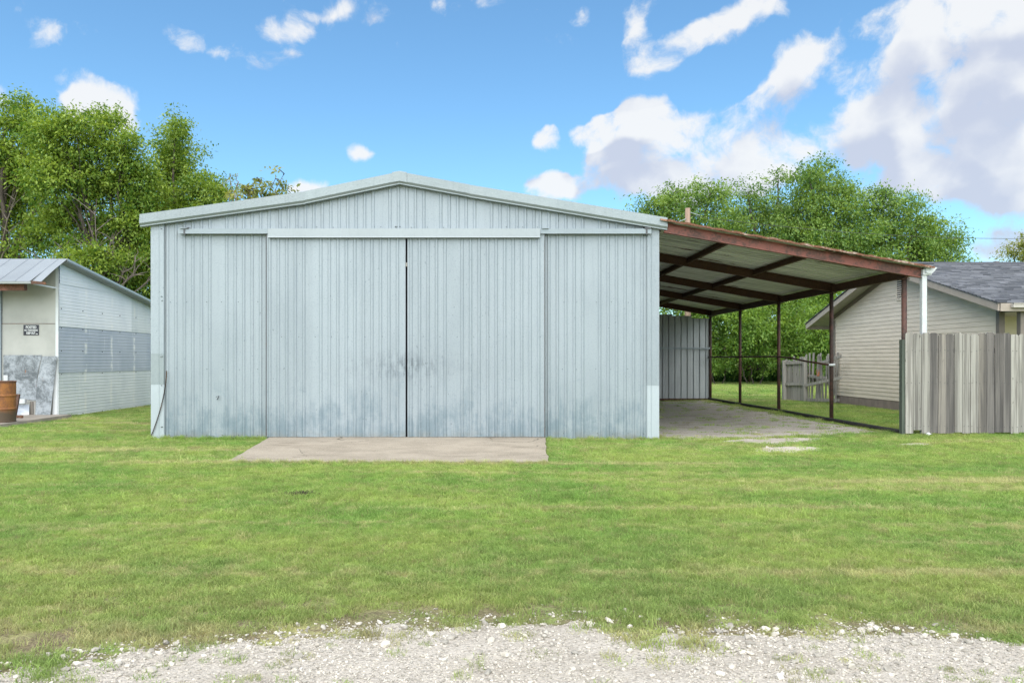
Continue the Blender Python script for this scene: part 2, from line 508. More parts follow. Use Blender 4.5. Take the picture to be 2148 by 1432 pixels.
def mat_concrete():
    m, t, b, pos = new_mat('exposed_concrete')
    a = t.noise(t.scale3(pos, (1.1, 1.6, 1)), 1.0, 6, .65)
    f = t.noise(pos, 95, 3, .7); f2 = t.noise(pos, 38, 4, .7)
    col = t.mix(t.ramp(a, .35, .68), (.32, .28, .225), (.24, .208, .165))
    col = t.mix(t.math('MULTIPLY', t.ramp(f, .5, .68), .6), col, (.50, .45, .38))
    col = t.mix(t.math('MULTIPLY', t.ramp(f2, .55, .7), .55), col, (.135, .115, .095))
    v = t.new('ShaderNodeTexVoronoi', feature='DISTANCE_TO_EDGE'); v.inputs['Scale'].default_value = .55
    t.l.new(t.vmath('ADD', pos, t.scale3(t.comb(a, f2, 0.0), (.5, .35, 0))), v.inputs['Vector'])
    cr = t.math('MULTIPLY', t.ramp(v.outputs['Distance'], .006, .001), t.ramp(t.noise(pos, .9, 2, .5), .46, .54))
    col = t.mix(t.math('MULTIPLY', cr, .8), col, (.07, .06, .045))
    st = t.noise(t.scale3(pos, (.8, 2.5, 1)), 1.0, 6, .7)
    col = t.mix(t.math('MULTIPLY', t.ramp(st, .54, .68), .45), col, (.13, .105, .08))
    t.put(b.inputs['Base Color'], col); b.inputs['Roughness'].default_value = .9
    b.inputs['Specular IOR Level'].default_value = .1
    bump(t, b, t.math('ADD', f, f2), .8, .008)
    return m

def mat_drum():
    m, t, b, pos = new_mat('rusty_drum')
    z = t.sep(pos)[2]
    n = t.noise(pos, 5, 7, .7); n2 = t.noise(pos, 40, 4, .7)
    col = t.mix(t.ramp(n, .38, .62), (.33, .135, .035), (.21, .085, .035))
    low = t.ramp(t.math('ADD', z, t.math('MULTIPLY', t.math('SUBTRACT', n, .5), .35)), .40, .26)
    col = t.mix(low, col, (.085, .06, .04))
    top = t.ramp(t.math('ADD', z, t.math('MULTIPLY', t.math('SUBTRACT', n, .5), .2)), .88, .95)
    col = t.mix(t.math('MULTIPLY', top, .7), col, (.15, .07, .045))
    col = t.mix(t.math('MULTIPLY', t.ramp(n2, .5, .7), .4), col, (.11, .06, .03))
    t.put(b.inputs['Base Color'], col); b.inputs['Roughness'].default_value = .8
    bump(t, b, n2, .4, .005)
    return m

def mat_shingle():
    m, t, b, pos = new_mat('asphalt_shingle')
    at = t.new('ShaderNodeAttribute'); at.attribute_name = 'tint'
    n = t.noise(pos, 120, 3, .7)
    col = t.mix(at.outputs['Fac'], (.050, .054, .064), (.135, .140, .155))
    col = t.mix(t.ramp(n, .35, .65), col, t.mix(1.0, col, (1.3, 1.3, 1.3), 'MULTIPLY'))
    t.put(b.inputs['Base Color'], col); b.inputs['Roughness'].default_value = .9
    return m

def mat_roof_under():
    m, t, b, pos = new_mat('old_roof_sheet')
    oi = t.new('ShaderNodeObjectInfo').outputs['Random']
    p = t.vmath('ADD', pos, t.comb(t.math('MULTIPLY', oi, 9.0), 0.0, 0.0))
    s = t.noise(t.scale3(p, (.5, 9, 1)), 1.0, 5, .65, .4)
    col = t.mix(t.ramp(s, .35, .68), (.80, .82, .78), (.52, .55, .52))
    r = t.noise(t.scale3(p, (.45, 2.2, 1)), 1.0, 6, .65)
    rr = t.ramp(t.math('ADD', r, t.math('MULTIPLY', t.math('SUBTRACT', s, .5), .25)), .62, .66)
    col = t.mix(rr, col, (.085, .035, .015))
    gy = t.math('PINGPONG', t.math('ADD', t.sep(pos)[1], .02), .1125)
    col = t.mix(t.math('MULTIPLY', t.ramp(gy, .085, .105), .7), col, (.09, .095, .08))
    g2 = t.new('ShaderNodeNewGeometry')
    up = t.ramp(t.sep(g2.outputs['True Normal'])[2], -.2, .2)
    top = t.mix(t.ramp(t.noise(pos, 3.0, 6, .7), .36, .6), (.27, .15, .09), (.19, .075, .03))
    col = t.mix(up, col, top)
    col = t.mix(1.0, col, t.mix(oi, (.85,) * 3, (1.15,) * 3), 'MULTIPLY')
    t.put(b.inputs['Base Color'], col); b.inputs['Roughness'].default_value = .6; b.inputs['Metallic'].default_value = .1
    return m

def mat_siding():
    m, t, b, pos = new_mat('cream_siding')
    oi = t.new('ShaderNodeObjectInfo').outputs['Random']
    n = t.noise(t.scale3(pos, (2, 2, 9)), 1.0, 5, .6)
    col = t.mix(t.ramp(n, .35, .7), (.67, .60, .505), (.60, .535, .45))
    col = t.mix(1.0, col, t.mix(oi, (.96,) * 3, (1.04,) * 3), 'MULTIPLY')
    t.put(b.inputs['Base Color'], col); b.inputs['Roughness'].default_value = .75
    b.inputs['Specular IOR Level'].default_value = .08
    return m

def mat_panel(name, c1, c2, gl, rough=.55, metal=.0):
    """old ribbed plastic/aluminium panel with paler streaks"""
    m, t, b, pos = new_mat(name)
    oi = t.new('ShaderNodeObjectInfo').outputs['Random']
    p = t.vmath('ADD', pos, t.comb(0.0, t.math('MULTIPLY', oi, 3.0), 0.0))
    n = t.noise(t.scale3(p, (1, 1.1, .8)), 1.0, 5, .6)
    v = t.noise(t.scale3(p, (1, 7, .7)), 1.0, 4, .6)
    f = t.noise(t.scale3(p, (30, 30, 60)), 1.0, 3, .7)
    col = t.mix(t.ramp(n, .35, .66), c1, c2)
    col = t.mix(t.math('MULTIPLY', t.ramp(v, .62, .76), .5), col, gl)
    yy = t.math('PINGPONG', t.math('SUBTRACT', t.sep(pos)[1], 6.5 - .7), .7)      # paler bands over the studs, 1.4 m apart
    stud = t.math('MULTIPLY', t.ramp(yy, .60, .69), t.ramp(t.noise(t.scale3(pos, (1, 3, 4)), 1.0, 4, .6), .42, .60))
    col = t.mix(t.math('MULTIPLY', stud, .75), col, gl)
    col = t.mix(t.math('MULTIPLY', t.ramp(f, .5, .7), .15), col, tuple(c * .6 for c in c1))
    t.put(b.inputs['Base Color'], col); b.inputs['Roughness'].default_value = rough; b.inputs['Metallic'].default_value = metal
    b.inputs['Specular IOR Level'].default_value = .12
    return m

M = {}
M['galv'] = mat_galv('galvanised_wall', (.285, .325, .352), (.205, .242, .268), (.118, .172, .204), speck=.42)
M['galv_trim'] = mat_galv('galvanised_trim', (.25, .288, .30), (.18, .212, .222), (.2, .2, .2), stain=False, metal=.3, rough=.45)
M['trim_white'] = mat_galv('new_trim', (.39, .435, .465), (.32, .365, .395), (.2, .2, .2), stain=False, metal=.25, rough=.4)
M['track_cover'] = mat_galv('track_cover', (.285, .32, .335), (.235, .265, .275), (.2, .2, .2), stain=False, metal=.2, rough=.45, speck=.15)
M['rail'] = mat_galv('track_rail', (.25, .295, .32), (.20, .235, .255), (.1, .1, .1), stain=False, metal=.1)
M['edge'] = mat_rust('door_edge', (.075, .08, .085), (.11, .075, .055), .12)
M['dark'] = mat_simple('dark_interior', (.012, .012, .014), rough=.9, bstr=0)
M['screw'] = mat_simple('screw_head', (.07, .08, .085), rough=.5, metal=.5, bstr=0)
M['red_steel'] = mat_rust('red_oxide_paint', (.195, .058, .038), (.115, .042, .026), .35, .55)
M['brown_steel'] = mat_rust('brown_rusty_steel', (.058, .026, .019), (.085, .036, .018), .6, .75)
M['post_steel'] = mat_rust('post_rust', (.085, .036, .026), (.06, .034, .025), .5, .7)
M['black_pipe'] = mat_simple('black_pipe', (.022, .022, .022), (.04, .036, .032), rough=.7)
M['roof_under'] = mat_roof_under()
M['back_sheet'] = mat_galv('back_wall_sheet', (.38, .41, .43), (.17, .19, .205), (.15, .15, .14), stain=False, rand=.22, speck=.5)
M['white_paint'] = mat_simple('white_paint', (.56, .58, .58), (.48, .50, .51), rough=.4, bstr=.05)
M['grass'] = mat_grass('grass_blades')
M['lawn'] = mat_lawn()
M['gravel'] = mat_gravel('limestone_gravel', (.50, .46, .40), (.375, .34, .29), (.30, .265, .215))
M['dirt'] = mat_gravel('bare_dirt', (.50, .46, .40), (.40, .36, .305), (.26, .225, .18), .6)
M['concrete'] = mat_concrete()
M['pad'] = mat_simple('pad_concrete', (.30, .265, .225), (.22, .195, .165), (3, 3, 3), rough=.9)
M['drum'] = mat_drum()
M['shingle'] = mat_shingle()
M['siding'] = mat_siding()
M['house_trim'] = mat_simple('tan_trim', (.36, .31, .26), (.32, .275, .23), rough=.6, bstr=.05)
M['house_dark'] = mat_simple('taupe_post', (.20, .17, .145), (.17, .145, .125), rough=.6, bstr=.05)
M['soffit'] = mat_simple('soffit_paint', (.42, .39, .35), (.37, .345, .31), rough=.7, bstr=.05)
M['foundation'] = mat_simple('foundation', (.25, .205, .18), (.20, .165, .145), (4, 4, 4), rough=.9)
M['wood_pale'] = mat_wood('pale_picket', (.36, .345, .31), (.27, .255, .23), (.125, .115, .105), .72, rand=.22)
M['wood_mid'] = mat_wood('grey_picket', (.25, .225, .195), (.17, .155, .14), (.085, .078, .075), .7, seed=5.0)
M['wood_dark'] = mat_wood('dark_picket', (.175, .16, .148), (.115, .106, .10), (.06, .056, .055), .7, seed=9.0)
M['wood_green'] = mat_wood('mossy_post', (.13, .15, .12), (.09, .11, .09), (.05, .06, .055), .6, seed=3.0)
M['wood_old'] = mat_wood('old_fence_wood', (.36, .345, .315), (.28, .265, .24), (.15, .14, .128), .55, seed=14.0)
M['wood_broken'] = mat_simple('fresh_broken_wood', (.42, .17, .085), (.33, .13, .07), rough=.8)
M['pole'] = mat_wood('pole_wood', (.27, .19, .145), (.20, .145, .11), (.12, .085, .065), .5)
M['bark'] = mat_simple('bark', (.105, .085, .068), (.06, .05, .042), (9, 9, 2.5), rough=.95, bstr=.8, bdist=.04)
M['deadwood'] = mat_simple('dead_branch', (.20, .165, .145), (.14, .115, .10), (9, 9, 3), rough=.95, bstr=.4, bdist=.02)
M['leaf_left'] = mat_leaf('leaf_bright', (.075, .165, .024), (.325, .425, .070), .4)
M['leaf_right'] = mat_leaf('leaf_green', (.070, .160, .036), (.270, .385, .090), .38)
M['leaf_shade'] = mat_leaf('leaf_understorey', (.105, .215, .042), (.275, .405, .085), .5)
M['leaf_sparse'] = mat_leaf('leaf_olive', (.12, .16, .035), (.34, .34, .09))
M['tall_grass'] = mat_leaf('tall_grass', (.030, .088, .014), (.07, .17, .03), .3)
M['shed_cream'] = mat_simple('cream_sheet', (.42, .425, .395), (.35, .355, .33), (1.5, 1.5, 1.2), rough=.5, bstr=.1, bdist=.02)
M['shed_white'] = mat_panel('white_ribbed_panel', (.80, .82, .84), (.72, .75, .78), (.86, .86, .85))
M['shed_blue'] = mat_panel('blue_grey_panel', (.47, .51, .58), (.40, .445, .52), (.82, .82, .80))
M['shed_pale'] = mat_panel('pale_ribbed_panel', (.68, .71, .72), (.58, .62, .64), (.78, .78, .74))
M['shed_roof'] = mat_galv('shed_roof_sheet', (.235, .26, .28), (.175, .195, .215), (.2, .2, .2), stain=False, metal=.2, rand=.08)
M['soffit_grey'] = mat_galv('rake_flashing', (.27, .285, .28), (.21, .225, .22), (.2, .2, .2), stain=False, metal=.2)
def mat_mottled():
    m, t, b, pos = new_mat('mottled_zinc')
    oi = t.new('ShaderNodeObjectInfo').outputs['Random']
    p = t.vmath('ADD', pos, t.comb(t.math('MULTIPLY', oi, 5.0), 0.0, 0.0))
    n = t.noise(t.scale3(p, (2.4, 1, 2.4)), 1.0, 7, .68, .5); n2 = t.noise(p, 26, 4, .7)
    col = t.mix(t.ramp(t.math('ADD', n, t.math('MULTIPLY', t.math('SUBTRACT', n2, .5), .35)), .36, .64), (.10, .115, .125), (.34, .37, .40))
    r = t.noise(t.scale3(p, (6, 1, 2.2)), 1.0, 5, .6)
    col = t.mix(t.math('MULTIPLY', t.ramp(r, .66, .74), .8), col, (.26, .11, .045))
    t.put(b.inputs['Base Color'], col); b.inputs['Roughness'].default_value = .55; b.inputs['Metallic'].default_value = .2
    bump(t, b, n2, .2, .004)
    return m
M['patch'] = mat_mottled()
M['patch_old'] = mat_galv('mottled_sheet', (.30, .335, .36), (.13, .15, .165), (.1, .1, .1), stain=False, metal=.3, rand=.1, speck=.7)
M['rust_beam'] = mat_rust('rust_beam', (.30, .125, .095), (.20, .085, .05), .5)
M['rust_scrap'] = mat_rust('rust_scrap', (.17, .07, .035), (.10, .045, .025), .5)
M['chain'] = mat_rust('chain', (.03, .02, .014), (.10, .05, .015), .35)
M['sign_black'] = mat_simple('sign_black', (.022, .024, .035), (.035, .037, .05), rough=.5, bstr=0)
M['sign_white'] = mat_simple('sign_white', (.62, .64, .64), (.55, .57, .57), rough=.5, bstr=0)
M['wire'] = mat_simple('wire', (.05, .05, .05), rough=.6, bstr=0)
M['red_wall'] = mat_simple('dull_red_wall', (.15, .05, .035), (.11, .04, .03), rough=.8)

# ------------------------------------------------------------------ ground
def axis(lo, hi, step, far, k=1.35):
    xs = list(np.arange(lo, hi + 1e-6, step)); d = step; x = lo; left = []
    while x > -far:
        d *= k; x -= d; left.append(x)
    d = step; x = hi; right = []
    while x < far:
        d *= k; x += d; right.append(x)
    return np.array(left[::-1] + xs + right)

def sheet(name, xs, ys, zf, mat, label=None, kind='structure', keep=None):
    X, Y = np.meshgrid(xs, ys); Z = zf(X, Y)
    nx, ny = len(xs), len(ys)
    v = np.stack([X.ravel(), Y.ravel(), Z.ravel()], 1)
    i = (np.arange(ny - 1)[:, None] * nx + np.arange(nx - 1)[None]).ravel()
    f = np.stack([i, i + 1, i + nx + 1, i + nx], 1)
    if keep is not None:
        kc = keep(X, Y).ravel()
        f = f[kc[f].any(1)]
        used = np.unique(f); remap = np.full(len(v), -1); remap[used] = np.arange(len(used)); v = v[used]; f = remap[f]
    me = bpy.data.meshes.new(name)
    me.from_pydata(v.tolist(), [], f.tolist())
    me.materials.append(mat); me.polygons.foreach_set('use_smooth', [True] * len(me.polygons)); me.update()
    o = link_mesh(name, me)
    if label: o['label'] = label
    o['kind'] = kind
    return o

sheet('ground', axis(-14, 16, .15, 700), axis(-14, 14, .15, 900), ground_z, M['lawn'], 'mown lawn ground')

GB = np.array([(-9, -10.9), (-4, -10.62), (-2.21, -10.33), (-1.67, -10.10), (-1.04, -9.90), (-.31, -9.72), (.35, -9.70), (.80, -9.82), (1.18, -9.90), (1.99, -9.78), (2.73, -9.97), (5, -10.0), (9, -10.1)])
def road_sd(x, y):                     # >0 inside the gravel
    e = np.interp(x, GB[:, 0], GB[:, 1])
    return e - y + (.16 * (fbm(x * 1.9, y * 2.6, 21, 4) - .5)) + .34 * (fbm(x * 8, y * 9, 31, 4) - .5)
def road_z(x, y):
    return ground_z(x, y) + np.clip(road_sd(x, y) * .05, -.03, .009) + .006 * (fbm(x * 6, y * 6, 5, 3) - .5)
sheet('gravel_road', np.concatenate([np.arange(-60, -5, 1.0), np.arange(-5, 5, .035), np.arange(5, 60, 1.0)]), np.concatenate([np.arange(-22, -11.5, .5), np.arange(-11.5, -9.1, .035)]),
      road_z, M['gravel'], 'white crushed limestone road', keep=lambda x, y: road_sd(x, y) > -.22)

def dirt_sd(x, y):                     # bare ground under the lean-to
    n = fbm(x * .9, y * .9, 41, 4) - .5
    a = np.minimum(np.minimum(x - 3.15, 7.35 - x), np.minimum(y + .15 - .12 * (x - 3.2), 12.0 - y))
    b = .75 - np.hypot((x - 5.0) / 1.35, (y + .25) / .62)
    c = .68 - np.hypot((x - 4.85 - .18 * (y + 1.5)) / .85, (y + 1.55) / .62)
    d = .5 - np.hypot((x - 7.0) / .8, (y + 1.25) / .35)
    return np.maximum(np.maximum(a, b), np.maximum(c, d)) + .55 * n
sheet('dirt_floor', np.arange(2.9, 8.2, .06), np.arange(-2.6, 12.6, .06),
      lambda x, y: ground_z(x, y) + np.clip(dirt_sd(x, y) * .10, -.03, .012) + .008 * (fbm(x * 4, y * 4, 6, 3) - .5),
      M['dirt'], 'bare dirt under the lean-to', keep=lambda x, y: dirt_sd(x, y) > -.25)

# concrete apron in front of the doors: sloped slab with a worn edge
SL = [(-3.90, -.02), (1.05, -.02), (.86, -3.19), (-3.60, -3.19)]
def slab():
    mb = MB(); n, m = 60, 36
    def pt(u, v):
        xa = SL[0][0] * (1 - u) + SL[1][0] * u; xb = SL[3][0] * (1 - u) + SL[2][0] * u
        x = xa * (1 - v) + xb * v; y = -.02 * (1 - v) - 3.19 * v
        if u in (0, 1): x += .05 * (float(fbm(y * 3, u * 9.0, 51, 3)) - .5)
        if v == 1: y += .05 * (float(fbm(x * 3, 4.0, 52, 3)) - .5)
        z = .05 * (1 - v) + .025 * v + .012 * (float(fbm(x * .9, y * .9, 53, 3)) - .5)
        return x, y, z
    top = [[pt(i / n, j / m) for i in range(n + 1)] for j in range(m + 1)]
    mb.loft(top[::-1])
    for line in (top[-1], [r[0] for r in top], [r[-1] for r in top], top[0]):
        mb.loft([[(x, y, -.1) for x, y, z in line], line])
    o = mb.build('concrete_apron', M['concrete'])
    tag(o, 'tan exposed-aggregate concrete apron in front of the sliding doors', kind='structure')
slab()

# ------------------------------------------------------------------ instanced ground cover
def scatter(name, pts, scl, rot, picks, sources, label, tilt=.0):
    me = bpy.data.meshes.new(name + '_points')
    me.vertices.add(len(pts)); me.vertices.foreach_set('co', np.asarray(pts, np.float32).ravel())
    a = me.attributes.new('scl', 'FLOAT_VECTOR', 'POINT'); a.data.foreach_set('vector', np.asarray(scl, np.float32).ravel())
    a = me.attributes.new('rot', 'FLOAT_VECTOR', 'POINT'); a.data.foreach_set('vector', np.asarray(rot, np.float32).ravel())
    a = me.attributes.new('pick', 'INT', 'POINT'); a.data.foreach_set('value', np.asarray(picks, np.int32))
    o = bpy.data.objects.new(name, me); COL.objects.link(o)
    g = bpy.data.node_groups.new(name + '_nodes', 'GeometryNodeTree')
    g.interface.new_socket('Geometry', in_out='INPUT', socket_type='NodeSocketGeometry')
    g.interface.new_socket('Geometry', in_out='OUTPUT', socket_type='NodeSocketGeometry')
    gi = g.nodes.new('NodeGroupInput'); go = g.nodes.new('NodeGroupOutput')
    iop = g.nodes.new('GeometryNodeInstanceOnPoints'); iop.inputs['Pick Instance'].default_value = True
    j = g.nodes.new('GeometryNodeJoinGeometry')
    for s in reversed(sources):
        oi = g.nodes.new('GeometryNodeObjectInfo'); oi.inputs['Object'].default_value = s
        oi.inputs['As Instance'].default_value = True
        g.links.new(oi.outputs['Geometry'], j.inputs[0])
    g.links.new(gi.outputs[0], iop.inputs['Points']); g.links.new(j.outputs[0], iop.inputs['Instance'])
    for nm, typ, sock in (('scl', 'FLOAT_VECTOR', 'Scale'), ('rot', 'FLOAT_VECTOR', 'Rotation'), ('pick', 'INT', 'Instance Index')):
        na = g.nodes.new('GeometryNodeInputNamedAttribute'); na.data_type = typ; na.inputs['Name'].default_value = nm
        out = [s for s in na.outputs if s.enabled][0]
        g.links.new(out, iop.inputs[sock])
    g.links.new(iop.outputs[0], go.inputs[0])
    md = o.modifiers.new('scatter', 'NODES'); md.node_group = g
    o['kind'] = 'stuff'; o['label'] = label
    return o

def blade_clump(name, n, rad, hmin, hmax, wid, mat, lean=.5, seed=0):
    r = random.Random(seed); mb = MB()
    for _ in range(n):
        a = r.uniform(0, 6.283); d = rad * math.sqrt(r.random())
        bx, by = d * math.cos(a), d * math.sin(a)
        h = r.uniform(hmin, hmax); la = r.uniform(0, 6.283); ln = r.uniform(.1, lean) * h * 1.6
        tx, ty = bx + ln * math.cos(la), by + ln * math.sin(la)
        wa = r.uniform(0, 6.283); wx, wy = wid / 2 * math.cos(wa), wid / 2 * math.sin(wa)
        mx, my = bx + .35 * (tx - bx), by + .35 * (ty - by)
        mb.add([(bx - wx, by - wy, -.01), (bx + wx, by + wy, -.01), (mx + wx * .9, my + wy * .9, h * .6), (mx - wx * .9, my - wy * .9, h * .6), (tx, ty, h)],
               [(0, 1, 2, 3), (3, 2, 4)])
    me = mb.mesh(name, mat)
    return bpy.data.objects.new(name, me)

def stone_src(name, mat, seed):
    r = random.Random(seed); import bmesh
    bm = bmesh.new(); bmesh.ops.create_icosphere(bm, subdivisions=1, radius=1)
    for v in bm.verts:
        v.co *= r.uniform(.72, 1.15); v.co.z *= .62
    me = bpy.data.meshes.new(name); bm.to_mesh(me); bm.free(); me.materials.append(mat)
    return bpy.data.objects.new(name, me)

def in_slab(x, y):
    v = np.clip((-.02 - y) / 3.17, 0, 1)
    return (y > -3.17) & (y < .05) & (x > -3.88 * (1 - v) - 3.58 * v) & (x < 1.03 * (1 - v) + .84 * v)

def covered(x, y):                    # inside buildings, on slab or pad
    b = in_slab(x, y)
    b |= (x > -6.05) & (x < 3.12) & (y > -.03) & (y < 12.3)
    b |= (x < -10.18) & (y > -.5) & (y < 5.3)
    b |= (x < -10.58) & (y >= 5.2) & (y < 16)
    b |= (x > 10.9) & (y > 2.3) & (y < 11)
    return b

def lawn_points():
    P_, S_, R_, K_ = [], [], [], []
    def region(x0, x1, y0, y1, dens, size, hs):
        n = int((x1 - x0) * (y1 - y0) * dens)
        x = rng.uniform(x0, x1, n); y = rng.uniform(y0, y1, n)
        keep = ~covered(x, y)
        # stay in (a generous) view
        d = y - CAMY
        keep &= (x > -.72 * d - 1.2) & (x < .80 * d + 1.2)
        rs = road_sd(x, y)
        patch = fbm(x * 2.2, y * 2.2, 61, 4)
        pr = np.clip(1 - sstep(-.42, .20, rs + .9 * (fbm(x * 3.1, y * 3.1, 63, 4) - .5)) * .975, 0, 1)
        edge = sstep(-1.5, -.3, rs)
        pr *= 1 - edge * (1 - np.clip((patch - .36) * 5.0, .12, 1))
        ds = dirt_sd(x, y)
        pr *= 1 - sstep(-.15, .25, ds) * .93
        thin = fbm(x * .9, y * 1.3, 71, 4)
        pr *= np.clip(1.25 - np.clip(thin - .58, 0, 1) * 3.0, .45, 1)
        keep &= rng.random(n) < pr
        x, y, rs = x[keep], y[keep], rs[keep]
        m = len(x)
        hgt = (.75 + .65 * fbm(x * .8, y * .9, 81, 4)) * rng.uniform(.75, 1.25, m) * hs
        hgt *= np.where(rng.random(m) < .03, 1.9, 1) * np.where(rs > -.5, 1.05, 1)
        s = size * rng.uniform(.8, 1.25, m)
        P_.append(np.stack([x, y, ground_z(x, y)], 1)); S_.append(np.stack([s, s, hgt], 1))
        R_.append(np.stack([rng.normal(0, .08, m), rng.normal(0, .08, m), rng.uniform(0, 6.283, m)], 1))
        K_.append(rng.integers(0, 4, m))
    region(-6, 6, -11.2, -7.0, 560, .72, .62)
    region(-9, 10, -7.0, -3.0, 300, .95, .78)
    region(-12, 12.5, -3.0, 1.0, 170, 1.2, .9)
    region(-12, -5.8, 1.0, 13, 110, 1.4, 1.0)
    region(3.1, 13, 1.0, 14, 90, 1.5, .9)
    region(3.1, 22, 14, 33, 26, 2.3, 1.3)
    region(-14, -5.8, 13, 24, 15, 2.3, 1.4)
    # unmown tufts hugging the foot of the barn, apron edge and fence
    def tufts(x0, x1, y, n, h):
        x = rng.uniform(x0, x1, n); yy = y + rng.normal(0, .035, n)
        P_.append(np.stack([x, yy, ground_z(x, yy)], 1)); s = rng.uniform(.5, .9, n)
        S_.append(np.stack([s, s, h * rng.uniform(.5, 1.6, n)], 1))
        R_.append(np.stack([rng.normal(0, .1, n), rng.normal(0, .1, n), rng.uniform(0, 6.283, n)], 1)); K_.append(rng.integers(0, 4, n))
    tufts(-6.05, -3.95, -.09, 160, 1.7); tufts(1.1, 3.1, -.09, 80, 1.5); tufts(-3.6, .86, -3.22, 330, 1.2); tufts(7.5, 10.5, -.25, 150, 1.2)
    tufts(-10.5, -6.0, 5.3, 40, 1.0)
    return np.concatenate(P_), np.concatenate(S_), np.concatenate(R_), np.concatenate(K_)

clumps = [blade_clump('blade_clump', 60, .085, .016, .050, .0042, M['grass'], 1.0, s) for s in range(4)]
gp, gs, gr, gk = lawn_points()
scatter('lawn_grass', gp, gs, gr, gk, clumps, 'short mown green lawn grass with dry yellow patches')

# weeds straying into the gravel
nw = 520
wx, wy = rng.uniform(-4, 4.5, nw), rng.uniform(-10.9, -9.5, nw)
wk = (road_sd(wx, wy) > .02) & (fbm(wx * 1.6, wy * 1.6, 91, 3) > .47)
wx, wy = wx[wk], wy[wk]
big = [(P(1450, 1352, 0), 0)]
bx = [(1440, 1350), (1455, 1356), (1470, 1352), (1355, 1350), (1345, 1345), (1370, 1352), (90, 1400), (130, 1385), (60, 1410)]
bxy = np.array([((px - CX) * CAMZ / (py - HY), CAMZ * F / (py - HY) + CAMY) for px, py in bx])
wx = np.concatenate([wx, bxy[:, 0]]); wy = np.concatenate([wy, bxy[:, 1]])
ws = np.concatenate([rng.uniform(.35, .7, len(wx) - len(bxy)), np.full(len(bxy), 1.15)])
scatter('weed_tufts', np.stack([wx, wy, road_z(wx, wy)], 1), np.stack([ws, ws, ws * .8], 1),
        np.stack([np.zeros(len(wx)), np.zeros(len(wx)), rng.uniform(0, 6.28, len(wx))], 1), rng.integers(0, 4, len(wx)), clumps, 'small weed tufts growing through the gravel')

# loose stones
M['stone'] = mat_simple('limestone', (.47, .44, .385), (.36, .33, .28), (30, 30, 30), rough=.95, bstr=.2, rand=.38, spec=.2)
stones = [stone_src('pebble', M['stone'], s) for s in range(5)]
def stone_pts():
    out = []
    n = 60000
    x = rng.uniform(-4, 4.5, n); y = rng.uniform(-11.2, -9.2, n); rs = road_sd(x, y)
    cl = fbm(x * 1.4, y * 1.4, 95, 3)
    k = rng.random(n) < np.clip(sstep(-.32, .12, rs) * (.35 + .9 * sstep(.4, .65, cl)), 0, 1)
    x, y, rs = x[k], y[k], rs[k]
    s = .0028 + .0060 * rng.random(len(x)) ** 2.2 + np.where(rng.random(len(x)) < .05 * np.clip(1.2 - 1.5 * rs, .12, 1.3), .004 + .016 * rng.random(len(x)) ** 2.5, 0)
    out.append((x, y, np.maximum(road_z(x, y), ground_z(x, y)), s))
    n = 2600                             # pale stones in the bare spots beside the lean-to
    x = rng.uniform(3.2, 8, n); y = rng.uniform(-2.4, 12, n)
    c = (np.hypot((x - 4.85 - .18 * (y + 1.5)) / .8, (y + 1.55) / .6) < .75) | (np.hypot((x - 7.25) / .45, (y - 2.7) / 1.3) < 1) | (rng.random(n) < .10)
    x, y = x[c], y[c]
    out.append((x, y, ground_z(x, y) + .008, .006 + .018 * rng.random(len(x)) ** 2))
    x, y, z, s = [np.concatenate(a) for a in zip(*out)]
    return x, y, z, s
sx, sy, sz, ss = stone_pts()
ns = len(sx)
scatter('gravel_stones', np.stack([sx, sy, sz + ss * .25], 1), np.stack([ss * rng.uniform(.8, 1.5, ns), ss * rng.uniform(.8, 1.3, ns), ss], 1),
        np.stack([rng.normal(0, .3, ns), rng.normal(0, .3, ns), rng.uniform(0, 6.28, ns)], 1), rng.integers(0, 5, ns), stones, 'loose pale crushed limestone pebbles')

# ------------------------------------------------------------------ the metal barn
barn = empty('metal_barn', (-1.46, 0, 0), 'large galvanised ribbed metal barn with two sliding doors', 'barn')
WL, WR = PX(318), PX(1382)
TY = -.13
ROOF = [(PX(293, TY), PZ(450, TY)), (PX(640, TY), PZ(402, TY)), (PX(838, TY), PZ(361, TY)), (PX(985, TY), PZ(388, TY)), (PX(1400, TY), PZ(457, TY))]
def roof_z(x): return float(np.interp(x, [p[0] for p in ROOF], [p[1] for p in ROOF]))
PER = .1525

def wall_sheet(x0, x1, z0, z1, y, parent, name='wall_sheet', mat='galv', phase=0.0, h=.014):
    """ribbed sheet facing the camera; z0/z1 numbers or functions of x"""
    prof = rib_profile(x0, x1, PER, phase, h)
    f0 = z0 if callable(z0) else (lambda x: z0); f1 = z1 if callable(z1) else (lambda x: z1)
    rows = []
    zs = [0, .25, .5, .75, 1]
    for s in zs:
        rows.append([(x, y - o, f0(x) * (1 - s) + f1(x) * s) for x, o in prof])
    mb = MB(); mb.loft(rows)
    mb.loft([[(x, y - o, f0(x)) for x, o in prof], [(x, y + .004, f0(x)) for x, o in prof]])
    return mb.build(name, M[mat], parent)

XL, XD0, XD1, XD2, XD3, XR = PX(345), PX(561), PX(851.5), PX(855.5), PX(1142), PX(1357)
HEADZ = PZ(490)
# ribbed wall sheets left and right of the doors run from the ground to the roof
def sheets_between(a, b, n, z0, z1, y, parent, name, mat='galv'):
    w_ = (b - a) / n
    for i in range(n):
        wall_sheet(a + i * w_ - (.002 if i else 0), a + (i + 1) * w_, z0, z1, y - (.0015 if i % 2 else 0), parent, name, mat, a + PER * .5)
top_in = lambda x: roof_z(x) - .12
sheets_between(XL - .02, XD0 + .15, 2, -.02, top_in, 0, barn, 'wall_sheet')
sheets_between(XD3 - .15, XR + .02, 2, -.02, top_in, 0, barn, 'wall_sheet')
sheets_between(XD0 + .15, XD3 - .15, 5, HEADZ - .1, top_in, 0.003, barn, 'gable_sheet')
